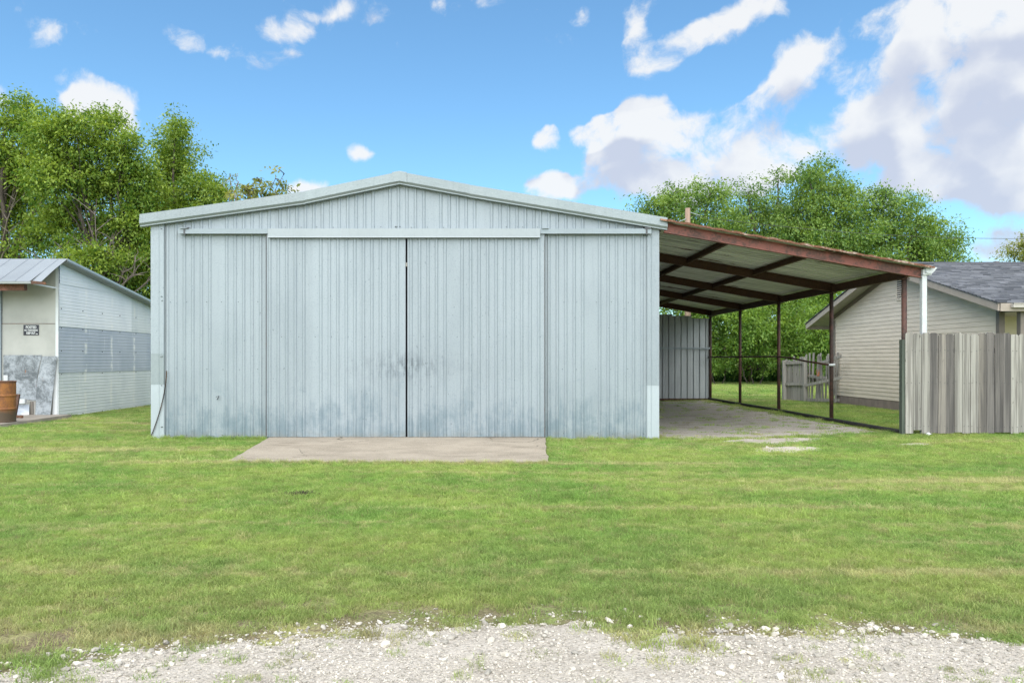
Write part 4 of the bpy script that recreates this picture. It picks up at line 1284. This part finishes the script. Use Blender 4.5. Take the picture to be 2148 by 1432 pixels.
for (z, n) in ((1.12, 8), (2.27, 8), (.08, 8), (1.7, 8), (2.75, 8)):
    mb = MB()
    for k in range(n):
        yy = SY + .08 + k * 1.02; mb.tube([(SX + .03, yy, z - .04), (SX + .048, yy, z - .04)], .011, 5)
    o = mb.build('screw_row', M['screw'], shed); o['kind'] = 'stuff'
mb = MB(); mb.box(-18, SX - .03, SY + .03, YE, -.05, 3.1); mb.build('wall_core', M['shed_cream'], shed)
mb = MB(); mb.box(SX - .06, SX + .012, SY - .012, SY + .01, 0, 3.75); mb.build('corner_strip', M['shed_pale'], shed)
zc = PZ(678.5, SY)
mb = MB(); mb.box(PX(5, SY), SX - .06, SY - .006, SY + .02, zc, 3.7); mb.build('front_panel', M['shed_cream'], shed)
mb = MB(); mb.box(PX(5, SY), SX - .06, SY - .012, SY + .02, .1, zc + .012); mb.build('front_panel', M['shed_cream'], shed)
mb = MB(); mb.box(PX(5, SY), SX - .06, SY - .018, SY - .013, zc - .008, zc + .004); mb.build('panel_seam', M['rust_scrap'], shed)
mb = MB(); mb.box(PX(-3, SY), PX(5, SY) - .004, SY - .05, SY + .03, 0, 3.4); mb.build('door_post', M['rail'], shed)
mb = MB(); mb.box(-18, PX(-3, SY) - .004, SY - .02, SY + .025, 0, 3.4); mb.build('front_wall', M['back_sheet'], shed)
# roof: long rear slope and short front canopy
mb = MB()
prof = rib_profile(-18, RXO, .3, 0, .012, .01, .015)
mb.loft([[(x, y, back_z(y) + o) for x, o in prof] for y in (SY, YE + .3)]); mb.build('rear_roof', M['shed_roof'], shed)
mb = MB()
mb.hexa([(SX + .05, SY, back_z(SY) - .115), (RXO, SY, back_z(SY) - .075), (RXO, YE, back_z(YE) - .075), (SX + .05, YE, back_z(YE) - .115), (SX + .05, SY, back_z(SY) - .01), (RXO, SY, back_z(SY) - .008), (RXO, YE, back_z(YE) - .008), (SX + .05, YE, back_z(YE) - .01)])
mb.build('rake_flashing', M['soffit_grey'], shed)
mb = MB(); mb.beam((RXO + .004, SY, back_z(SY) - .02), (RXO + .004, YE, back_z(YE) - .02), .012, .055); mb.build('rake_edge', M['trim_white'], shed)
ce = P(96, 590, 4.0)
xs_ = [RXO] + [PX(p, 4.6) - .02 for p in (95, 64, 30, -8, -60, -140, -260)]
CY0, CZ0 = 4.0, ce.z
for i in range(len(xs_) - 1):
    xa, xb = xs_[i + 1], xs_[i]
    mb = MB()
    ex_ = .0 if i else .12
    rows = []
    for (y, z) in ((CY0, CZ0 + (.0 if i else -.045)), (4.6, CZ0 + (RGZ - CZ0) * .5), (SY + .005, RGZ + .006)):
        rows.append([(xa, y, z), (xa + .012, y, z + .016), (xa + .024, y, z), (xb, y, z)])
    mb.loft(rows); mb.loft([[(x, y, z - .005) for x, y, z in r] for r in rows][::-1])
    mb.build('canopy_sheet', M['shed_roof'], shed)
mb = MB(); mb.box(-18, PX(67, 4.05), 4.0, 4.03, CZ0 - .05, CZ0 - .006); mb.build('canopy_edge', M['soffit_grey'], shed)
mb = MB(); a, b = P(68, 589, 4.05), P(98, 592, 4.05); mb.hexa([(a.x, 4.0, a.z - .075), (b.x, 4.0, b.z - .06), (b.x, 4.04, b.z - .06), (a.x, 4.04, a.z - .075), (a.x, 4.0, a.z), (b.x, 4.0, b.z - .0), (b.x, 4.04, b.z), (a.x, 4.04, a.z)]); mb.build('rusty_edge', M['rust_scrap'], shed)
mb = MB(); mb.box(-16, PX(52, 4.3), 4.28, 4.40, PZ(609, 4.3), PZ(596, 4.3)); mb.build('canopy_beam', M['rust_beam'], shed)
mb = MB(); mb.beam(P(70, 595, 4.3), P(117, 604, SY - .02), .03, .03); mb.build('brace', M['shed_white'], shed)
mb = MB(); mb.box(-18, SX - .05, 4.05, SY - .02, CZ0 - .02, CZ0 - .01); 
pad = MB(); pad.hexa([(-18, -.4, -.1), (-10.22, -.4, -.1), (-10.24, SY - .02, -.1), (-18, SY - .02, -.1), (-18, -.4, .085), (-10.25, -.4, .07), (-10.27, SY - .02, .085), (-18, SY - .02, .09)])
tag(pad.build('concrete_pad', M['pad']), 'grey concrete pad in front of the shed', kind='structure')

# things on the pad and on the shed's front
sg = P(65, 692, SY - .03)
sign = empty('warning_sign', (sg.x, SY - .022, sg.z), 'small black POSTED no trespassing sign on the shed front', 'sign')
mb = MB(); hw, hh = .19, .128
mb.box(sg.x - hw, sg.x + hw, SY - .026, SY - .020, sg.z - hh, sg.z + hh); mb.build('plate', M['sign_black'], sign)
def text(s, size, xc, zc, parent, y, sx=1.0, bold=.0):
    cu = bpy.data.curves.new('lettering', 'FONT'); cu.body = s; cu.size = size; cu.align_x = 'CENTER'; cu.align_y = 'CENTER'; cu.offset = bold; cu.extrude = .001
    o = bpy.data.objects.new('tmp_text', cu); COL.objects.link(o)
    dg = bpy.context.evaluated_depsgraph_get(); me = bpy.data.meshes.new_from_object(o.evaluated_get(dg))
    bpy.data.objects.remove(o)
    R = Matrix.Translation((xc, y, zc)) @ Matrix.Rotation(math.radians(90), 4, 'X') @ Matrix.Diagonal((sx, 1, 1, 1))
    me.transform(R); me.materials.clear(); me.materials.append(M['sign_white'])
    return link_mesh('lettering', me, None, parent)
ty = SY - .0285
text('POSTED', .088, sg.x, sg.z + .066, sign, ty, .82, .003)
text('NO TRESPASSING', .062, sg.x, sg.z - .008, sign, ty, .68, .002)
text('KEEP OUT', .078, sg.x - .005, sg.z - .078, sign, ty, .62, .003)
mb = MB(); mb.box(sg.x + .115, sg.x + .165, SY - .0295, SY - .027, sg.z - .105, sg.z - .088); mb.build('maker_mark', M['sign_white'], sign)

def flat_sheet(name, pts, y, mat, label, cat, th=.004, lean_=.0, group=None):
    """metal sheet leaning on the shed front; outline given in the wall plane"""
    mb = MB(); ps = [P(px, py, y) for px, py in pts]
    z1 = max(p.z for p in ps); z0 = min(p.z for p in ps)
    fr = [Vector((p.x, y - lean_ * (z1 - p.z), p.z)) for p in ps]; bk = [p + Vector((0, th, 0)) for p in fr]; n = len(fr)
    mb.add(fr + bk, [tuple(range(n))[::-1], tuple(range(n, 2 * n))] + [(i, (i + 1) % n, (i + 1) % n + n, i + n) for i in range(n)])
    o = mb.build(name, mat); tag(o, label, cat, group)
    return o
flat_sheet('metal_sheet', [(7, 744.5), (88, 744.5), (81, 772), (77, 800), (76, 838), (76, 840), (60, 838), (34, 836), (34, 879), (7, 879)], SY - .03, M['patch'], 'mottled galvanised sheet with a torn edge covering the lower shed front', 'sheet')
flat_sheet('metal_sheet', [(88, 747), (120, 747), (108, 879), (77, 879), (79, 800)], SY - .07, M['patch'], 'narrow grey metal sheet leaning at the shed corner, rust streaks near its top', 'sheet', lean_=.05)
flat_sheet('metal_sheet', [(30, 848), (61, 848), (62.5, 879), (30, 879)], SY - .10, M['shed_blue'], 'small blue-grey metal offcut standing on the pad behind the drum', 'sheet', lean_=.08)
flat_sheet('board', [(62.5, 842), (70, 842), (70, 879), (63.5, 879)], SY - .06, M['wood_mid'], 'short grey-brown board beside the blue-grey offcut', 'board', .02)
flat_sheet('board', [(70.6, 842), (77.5, 842), (77.5, 879.5), (71, 879.5)], SY - .075, M['wood_old'], 'short pale weathered board against the leaning metal sheet', 'board', .02)
flat_sheet('trim_strip', [(113.5, 780), (120, 760), (119, 876), (110, 876)], SY - .03, M['shed_white'], 'white metal strip upright at the shed corner', 'strip')
a = P(29, 841, SY - .2); b = P(54, 841, SY - .2)
mb = MB(); mb.box(a.x - .05, b.x, SY - .24, SY - .17, a.z - .055, a.z + .055); mb.box(b.x - .05, b.x + .004, SY - .245, SY - .16, a.z - .05, a.z + .05)
mb.box(a.x - .02, a.x + .02, SY - .17, SY - .036, a.z - .02, a.z + .02); o = mb.build('gutter_offcut', M['white_paint']); tag(o, 'short white gutter offcut sticking out beside the rusty drum', 'gutter')
rz_ = MB()
q = P(8, 787, SY - .05); rz_.box(q.x - .0, q.x + .10, SY - .06, SY - .036, PZ(804, SY), PZ(786.5, SY)); o = rz_.build('white_plate', M['white_paint']); tag(o, 'small white plate on the mottled sheet above the drum', 'plate')
# rusty oil drum
DR = empty('oil_drum', (-10.60, 2.95, .08), 'rusty orange steel drum standing on the concrete pad', 'drum')
mb = MB(); prof = [(0, .0), (.285, .0), (.292, .012), (.286, .03)]
for zc in (.285, .575):
    prof += [(.286, zc - .03), (.297, zc - .012), (.297, zc + .012), (.286, zc + .03)]
prof += [(.286, .85), (.293, .862), (.293, .88), (.283, .882), (.280, .86), (.05, .858), (0, .858)]
n = 40
mb.loft([[(-10.60 + r * math.cos(2 * math.pi * k / n), 2.95 + r * math.sin(2 * math.pi * k / n), .083 + z) for k in range(n)] for r, z in prof], closed=True)
mb.build('body', M['drum'], DR)
mb = MB(); ring = [(-10.60 + .289 * math.cos(2 * math.pi * k / 32), 2.95 + .289 * math.sin(2 * math.pi * k / 32), .965) for k in range(34)]
mb.tube(ring, .010, 6, caps=False); mb.build('rim', M['rust_scrap'], DR)
mb = MB(); mb.tube([(-10.55, 2.85, .945), (-10.55, 2.85, .962)], .03, 12); mb.build('bung', M['shed_cream'], DR)
mb = MB(); a = P(31, 880, 4.2); mb.beam((a.x, 4.2, .10), (a.x, 4.35, .62), .06, .05); mb.beam((a.x - .03, 4.12, .115), (a.x + .3, 4.0, .115), .05, .05)
o = mb.build('scrap_iron', M['rust_scrap']); tag(o, 'rusty scrap angle iron standing behind the drum', 'scrap')

# ------------------------------------------------------------------ utility pole and line
PY = 23.0
pp = P(1442.5, 437, PY)
pole = empty('utility_pole', (pp.x, PY, 0), 'weathered brown wooden utility pole top above the lean-to roof', 'pole')
mb = MB(); mb.tube([(pp.x, PY, -.3), (pp.x, PY, pp.z)], [.17, .125], 12); mb.build('shaft', M['pole'], pole, True)
mb = MB(); mb.tube([(pp.x - .1, PY - .1, pp.z - .52), (pp.x - .6, PY - .1, pp.z - .72)], .02, 6); mb.tube([(pp.x + .1, PY - .1, pp.z - .22), (pp.x + .55, PY - .1, pp.z - .36)], .018, 6); mb.build('conduit', M['rail'], pole)
def wire(a, b, sag, label):
    mb = MB(); a, b = Vector(a), Vector(b); pts = []
    for i in range(25):
        s = i / 24; p = a.lerp(b, s); p.z -= 4 * sag * s * (1 - s); pts.append(p)
    mb.tube(pts, .011, 5); tag(mb.build('power_line', M['wire']), label, 'wire')
wire((pp.x + .12, PY, pp.z - .35), (42, PY + 3, 8.6), 1.0, 'thin dark power line running right from the pole across the trees')

# ------------------------------------------------------------------ trees
def leaves_mesh(name, lobes, n, ll, mat, seed, csize=.42, sparse=1.0, droop=.35):
    """lobes: (x,y,z,rx,ry,rz,weight). Leaves hang in small sprays spread through the shell of every lobe."""
    r = np.random.default_rng(seed)
    L = np.array(lobes, float)
    wts = L[:, 6] * (L[:, 3] * L[:, 5]); wts /= wts.sum()
    per = 46
    nc_ = max(6, int(n / per))
    li = r.choice(len(L), nc_, p=wts)
    d = r.normal(size=(nc_, 3)); d /= np.linalg.norm(d, axis=1)[:, None]
    rad = (.25 + .75 * r.random(nc_) ** .45) * (1 + .21 * r.normal(size=nc_))
    cen = L[li, :3] + d * L[li, 3:6] * rad[:, None]
    K = 8                                   # boughs: most sprays gather round a few of them, leaving gaps between
    bd = r.normal(size=(len(L), K, 3)); bd[:, :, 2] += .25; bd /= np.linalg.norm(bd, axis=2)[:, :, None]
    bc = L[:, None, :3] + bd * L[:, None, 3:6] * r.uniform(.55, 1.02, (len(L), K, 1))
    bt = r.normal(0, .16, (len(L), K))
    bi = r.integers(0, K, nc_); near = r.random(nc_) < .68
    jit = r.normal(0, 1, (nc_, 3)) * L[li, 3:6] * np.array([.24, .24, .19])
    cen = np.where(near[:, None], bc[li, bi] + jit, cen)
    outward = d * L[li, 3:6]; outward /= np.linalg.norm(outward, axis=1)[:, None]
    cs = csize * r.uniform(.55, 1.35, nc_)
    ctint = np.clip(r.normal(.48, .22, nc_) + np.where(near, bt[li, bi], 0), 0, 1)
    idx = np.repeat(np.arange(nc_), per); m = len(idx)
    keep = r.random(m) < sparse * np.repeat(r.uniform(.5, 1, nc_), per)
    idx = idx[keep]; m = len(idx)
    # each spray: a short shoot pointing out and up, its leaves arching down
    axis = outward + r.normal(0, .45, (nc_, 3)); axis[:, 2] += .25; axis /= np.linalg.norm(axis, axis=1)[:, None]
    s = r.random(m) ** .8
    pos = cen[idx] + axis[idx] * (s * cs[idx] * 1.5)[:, None] + r.normal(0, 1, (m, 3)) * (cs[idx] * .42)[:, None] * np.array([1, 1, .62])
    pos[:, 2] -= droop * cs[idx] * s * s
    ad = axis[idx] * .6 + r.normal(0, .75, (m, 3)); ad[:, 2] -= .45; ad /= np.linalg.norm(ad, axis=1)[:, None]
    up = np.array([0, 0, 1.0]) + r.normal(0, .55, (m, 3))
    sd_ = np.cross(ad, up); sd_ /= np.linalg.norm(sd_, axis=1)[:, None] + 1e-9
    ln = ll * r.uniform(.6, 1.3, m); wd = ln * r.uniform(.36, .55, m)
    nrm = np.cross(sd_, ad)
    v = np.empty((m, 4, 3))
    v[:, 0] = pos
    mid = pos + ad * (ln * .5)[:, None] 
    v[:, 1] = mid + sd_ * (wd * .5)[:, None] + nrm * (ln * .06)[:, None]
    v[:, 2] = pos + ad * ln[:, None] - nrm * (ln * .08)[:, None]
    v[:, 3] = mid - sd_ * (wd * .5)[:, None] + nrm * (ln * .06)[:, None]
    me = bpy.data.meshes.new(name)
    me.vertices.add(m * 4); me.vertices.foreach_set('co', v.astype(np.float32).ravel())
    me.loops.add(m * 4); me.loops.foreach_set('vertex_index', np.arange(m * 4, dtype=np.int32))
    me.polygons.add(m); me.polygons.foreach_set('loop_start', np.arange(m, dtype=np.int32) * 4)
    me.polygons.foreach_set('loop_total', np.full(m, 4, np.int32))
    a = me.attributes.new('tint', 'FLOAT', 'FACE')
    a.data.foreach_set('value', np.clip(ctint[idx] + r.normal(0, .22, m), 0, 1).astype(np.float32))
    me.materials.append(mat); me.update(calc_edges=True); me.validate()
    return me, cen, li

def wobble(a, b, n, amp, r):
    a, b = Vector(a), Vector(b); pts = []
    for i in range(n + 1):
        s = i / n; p = a.lerp(b, s)
        if 0 < i < n: p += Vector((r.uniform(-amp, amp), r.uniform(-amp, amp), r.uniform(-amp, amp) * .5 + amp * .6 * math.sin(s * math.pi)))
        pts.append(p)
    return pts

def tree(name, label, base_px, Y, lobes_px, n, ll, leafm, seed, group, cat='tree', trunk_r=.18, fork=.35, csize=.42, sparse=1.0, dead=0, depth=.8, multi=1, twigs=70, bark='bark'):
    r = random.Random(seed)
    k = (Y - CAMY) / F
    bx = PX(base_px, Y)
    lobes = []
    for l in lobes_px:
        px, py, rx, ry = l[:4]; w_ = l[4] if len(l) > 4 else 1.0
        dy = r.uniform(-1, 1) * depth * 1.6
        yy = Y + dy; kk = (yy - CAMY) / F
        lobes.append((PX(px, yy), yy, PZ(py, yy), rx * kk, max(.6, (rx + ry) / 2 * kk * depth), ry * kk, w_))
    root = empty(name, (bx, Y, gz(bx, Y)), label, cat, group)
    me, cen, li = leaves_mesh('crown', lobes, n, ll, leafm, seed, csize, sparse)
    topz = max(l[2] for l in lobes); botz = min(l[2] - l[5] for l in lobes)
    mb = MB(); 
    fz = max(.6, gz(bx, Y) + fork * topz)
    stems = []
    for s in range(multi):
        ox = (s - (multi - 1) / 2) * .35
        f = Vector((bx + ox * 2.2 + r.uniform(-.2, .2), Y + r.uniform(-.3, .3), fz * r.uniform(.85, 1.1)))
        pts = wobble((bx + ox, Y, gz(bx, Y) - .2), f, 4, .08, r)
        rr = trunk_r / math.sqrt(multi)
        mb.tube(pts, [rr * 1.25, rr, rr * .92, rr * .85, rr * .78], 9)
        stems.append((f, rr * .75))
    mb.build('trunk', M[bark], root, True)
    bb = MB(); ends = []
    for i, l in enumerate(lobes):
        f, rr = stems[i % len(stems)]
        c = Vector(l[:3]); 
        e = c + Vector((0, 0, l[5] * .25))
        pts = wobble(f, e, 6, .22, r); q = rr * (.75 if i < 3 else .55)
        bb.tube(pts, [q * (1 - .8 * j / 6) for j in range(7)], 6)
        ends.append(pts)
    pick = list(range(len(cen))); r.shuffle(pick)
    for i in pick[:twigs]:
        pts0 = ends[li[i]]; a = pts0[r.randint(2, 6)]
        b = Vector(cen[i]); pts = wobble(a, b, 4, .10, r)
        bb.tube(pts, [.028, .022, .017, .012, .007], 4)
    bb.build('branch', M[bark], root, True)
    if dead:
        db = MB()
        f = stems[0][0]
        for i in range(dead):
            ang = r.uniform(-1.0, 1.0); ln = r.uniform(1.6, 4.2)
            a = f + Vector((r.uniform(-.3, .3), -.5, r.uniform(-.6, 1.0)))
            b = a + Vector((math.sin(ang) * ln, r.uniform(-1.6, -.3), math.cos(ang) * ln * r.uniform(.5, 1)))
            pts = wobble(a, b, 6, .10, r); db.tube(pts, [.05, .042, .034, .026, .02, .014, .008], 5)
            for j in range(5):
                q = pts[r.randint(2, 5)]; e = q + Vector((r.uniform(-.8, .8), r.uniform(-.5, .3), r.uniform(.1, .9)))
                db.tube(wobble(q, e, 3, .06, r), [.018, .013, .009, .005], 4)
        db.build('dead_branch', M['deadwood'], root)
    link_mesh('crown', me, None, root)
    return root

GLT, GRT = 'trees behind the shed and barn', 'trees behind the lean-to and house'
tree('leafy_tree', 'tall bright green tree at the left edge behind the shed', 10, 18.0,
     [(-60, 340, 110, 110), (25, 285, 62, 62), (10, 395, 90, 80), (80, 430, 80, 75), (-30, 500, 110, 70), (62, 250, 40, 32), (100, 510, 70, 50), (20, 238, 35, 28), (130, 330, 50, 60)],
     74000, .145, M['leaf_left'], 101, GLT, trunk_r=.25, dead=5, fork=.42)
tree('leafy_tree', 'broad bright green tree with bare grey inner limbs above the shed roof', 232, 16.5,
     [(140, 290, 60, 42), (215, 280, 45, 48), (125, 375, 70, 55), (205, 370, 65, 50), (275, 380, 42, 60), (262, 310, 26, 34), (165, 475, 75, 50), (275, 480, 55, 50, .6), (180, 560, 70, 45), (275, 575, 55, 45), (300, 450, 32, 50), (330, 540, 40, 60), (280, 640, 60, 40)],
     92000, .145, M['leaf_left'], 102, GLT, trunk_r=.22, dead=16, fork=.38)
tree('leafy_tree', 'pointed bright green tree rising over the left end of the barn roof', 372, 19.5,
     [(362, 310, 30, 40), (370, 268, 14, 26), (385, 350, 42, 34), (350, 390, 48, 34), (415, 395, 48, 26), (455, 405, 30, 20), (345, 450, 60, 40), (420, 450, 70, 35), (330, 530, 60, 60), (395, 540, 70, 70)],
     66000, .145, M['leaf_left'], 103, GLT, trunk_r=.2, dead=3)
tree('small_tree', 'small sparse olive-leaved treetop showing over the barn roof', 545, 14.6,
     [(578, 378, 24, 14), (550, 388, 26, 16), (530, 400, 26, 14), (505, 408, 16, 8), (595, 368, 12, 8), (560, 440, 60, 40)],
     3000, .17, M['leaf_sparse'], 104, GLT, trunk_r=.1, csize=.26, sparse=.8, twigs=60, dead=0, fork=.6)
tree('bare_sapling', 'leafless twiggy treetop between the pointed tree and the sparse one', 482, 17.0,
     [(482, 372, 20, 20), (470, 390, 25, 12)], 60, .12, M['leaf_sparse'], 105, GLT, trunk_r=.06, csize=.2, sparse=.3, twigs=40, fork=.7, bark='deadwood')
tree('leafy_tree', 'rounded green tree immediately right of the barn roof end, behind the pole', 1450, 31.0,
     [(1390, 432, 38, 26), (1440, 412, 40, 24), (1490, 412, 36, 26), (1365, 452, 26, 18), (1420, 470, 70, 36), (1500, 470, 70, 45), (1450, 540, 90, 55), (1520, 570, 90, 60), (1430, 630, 90, 60)],
     58000, .18, M['leaf_right'], 106, GRT, trunk_r=.28, csize=.55)
tree('leafy_tree', 'loose airy green tree with a thin tuft on top behind the lean-to roof', 1590, 33.5,
     [(1570, 410, 42, 28, .6), (1632, 380, 18, 20, .6), (1600, 440, 60, 32, .7), (1555, 480, 60, 40), (1640, 480, 50, 45), (1590, 560, 90, 60), (1630, 640, 90, 60)],
     54000, .18, M['leaf_right'], 107, GRT, trunk_r=.26, csize=.55, sparse=.85)
tree('leafy_tree', 'tallest green tree behind the middle of the lean-to roof', 1715, 31.5,
     [(1695, 372, 28, 20), (1730, 372, 26, 22), (1715, 405, 55, 32), (1770, 395, 30, 14, .7), (1680, 450, 50, 42), (1755, 450, 55, 45), (1700, 520, 90, 55), (1790, 530, 70, 50), (1690, 620, 110, 60)],
     64000, .18, M['leaf_right'], 108, GRT, trunk_r=.3, csize=.55)
tree('leafy_tree', 'wide green tree standing behind the left end of the house roof', 1890, 33.0,
     [(1850, 425, 32, 24), (1835, 470, 50, 40), (1895, 440, 36, 26), (1920, 490, 50, 42), (1970, 495, 34, 26), (1995, 510, 22, 18), (1880, 540, 80, 45), (1955, 550, 55, 40), (1990, 535, 26, 22), (1900, 610, 100, 50)],
     60000, .18, M['leaf_right'], 109, GRT, trunk_r=.3, csize=.55, sparse=.9)
tree('leafy_tree', 'dark olive tree half cut by the right edge above the house roof', 2175, 36.0,
     [(2125, 525, 20, 12), (2160, 520, 30, 22), (2190, 545, 50, 30), (2115, 548, 12, 6, .5), (2180, 600, 60, 40)],
     16000, .17, M['leaf_sparse'], 110, GRT, trunk_r=.2, csize=.45, sparse=.7)
for i, (bx, lob, lab, yy) in enumerate([
    (1500, [(1495, 690, 45, 50), (1520, 740, 40, 35), (1470, 720, 50, 60)], 'leafy green bush seen between the rearmost posts of the lean-to', 29.5),
    (1580, [(1575, 690, 45, 45), (1600, 730, 40, 35), (1560, 660, 50, 40)], 'dense green bush behind the second gap of the lean-to posts', 28.5),
    (1665, [(1655, 695, 50, 45), (1690, 740, 45, 40), (1640, 740, 40, 35), (1680, 650, 55, 45)], 'dense green bush above the broken fence left post', 28.0),
    (1740, [(1730, 700, 40, 50), (1760, 730, 40, 45), (1745, 650, 50, 50)], 'bright green bush under the house eave behind the broken fence', 26.0)]):
    tree('bush', lab, bx, yy, lob, 18000, .16, M['leaf_shade'], 120 + i, 'bushes at the back of the lawn', 'bush', .06, .25, .45, 1.0, multi=3, twigs=40)
for i, (px, yy, w_) in enumerate(((1505, 33.6, 70), (1610, 35, 90), (1720, 33.2, 90))):
    tree('thicket', ['dark low thicket behind the rear left post', 'dark low thicket in shade at the back of the lawn', 'dark low thicket behind the broken fence'][i], px, yy,
         [(px - 30, 770, w_ * .6, 28), (px + 30, 765, w_ * .6, 32), (px, 730, w_, 40)], 9000, .18, M['leaf_shade'], 140 + i, 'thickets at the back of the lawn', 'bush', .05, .2, .5, 1.0, multi=3, twigs=20)
for i, (px, yy) in enumerate(((60, 19.5), (250, 20.5))):
    tree('thicket', ['green undergrowth behind the shed under the left edge tree', 'green undergrowth between the shed roof and the barn'][i], px, yy,
         [(px - 60, 640, 90, 60), (px + 60, 630, 80, 70), (px, 700, 120, 60)], 14000, .16, M['leaf_left'], 150 + i, 'undergrowth behind the shed', 'bush', .05, .2, .5, 1.0, multi=3, twigs=20)
# unmown strip along the back of the lawn
tall = [blade_clump('tall_clump', 30, .3, .35, .95, .03, M['tall_grass'], .5, 50 + s) for s in range(3)]
for o in tall:
    a = o.data.attributes.new('tint', 'FLOAT', 'FACE'); a.data.foreach_set('value', rng.random(len(o.data.polygons)).astype(np.float32))
nt = 1500
tx = rng.uniform(9, 30, nt); tyy = 33 + rng.random(nt) * 4 + rng.normal(0, .25, nt)
scatter('tall_grass', np.stack([tx, tyy, ground_z(tx, tyy)], 1), np.stack([np.ones(nt), np.ones(nt), rng.uniform(.6, 1.25, nt)], 1),
        np.stack([np.zeros(nt), np.zeros(nt), rng.uniform(0, 6.28, nt)], 1), rng.integers(0, 3, nt), tall, 'unmown tall dark grass along the back of the lawn')
# small far things glimpsed under the lean-to
c = P(1572, 769, 32.6)
mb = MB(); import bmesh
bm = bmesh.new(); bmesh.ops.create_icosphere(bm, subdivisions=2, radius=.34)
for v_ in bm.verts: v_.co *= rnd.uniform(.8, 1.15); v_.co.z *= .8
me = bpy.data.meshes.new('scrap'); bm.to_mesh(me); bm.free(); me.materials.append(M['rust_scrap']); me.transform(Matrix.Translation((c.x, c.y, c.z)))
st = MB(); st.tube([(c.x, c.y, -.05), (c.x, c.y, c.z - .1)], .06, 8)
rs_ = empty('stump', (c.x, c.y, 0), 'reddish-brown lump on a short stem among the dark bushes at the back', 'stump')
link_mesh('head', me, None, rs_); st.build('stem', M['rust_scrap'], rs_)
rsd = empty('red_shed', (P(1480, 750, 40).x, 40, 0), 'dull red wall with a white edge glimpsed past the rearmost post', 'shed')
a, b = P(1440, 735, 40), P(1513, 735, 40)
mb = MB(); mb.box(a.x, b.x, 40, 42.5, -.05, a.z); mb.build('wall', M['red_wall'], rsd)
mb = MB(); mb.box(a.x - .1, b.x + .12, 39.8, 42.7, a.z + .003, a.z + .16); mb.build('roof_edge', M['white_paint'], rsd)
# dead weeds in the lawn
dp = ((633 - CX) * CAMZ / (1038 - HY), CAMZ * F / (1038 - HY) + CAMY)
M['dead'] = mat_simple('dead_weed', (.075, .06, .04), (.045, .036, .026), rough=.9, bstr=0)
r_ = random.Random(5); mb = MB()
for _ in range(150):
    x0, y0 = dp[0] + r_.gauss(0, .085), dp[1] + r_.gauss(0, .04); a = r_.uniform(0, 6.28); h = r_.uniform(.02, .06); g0 = gz(x0, y0)
    mb.tube([(x0, y0, g0), (x0 + .03 * math.cos(a), y0 + .03 * math.sin(a), g0 + h)], [.004, .002], 4)
tag(mb.build('dead_weeds', M['dead']), 'small dark patch of dead weeds in the middle of the lawn', 'weeds')
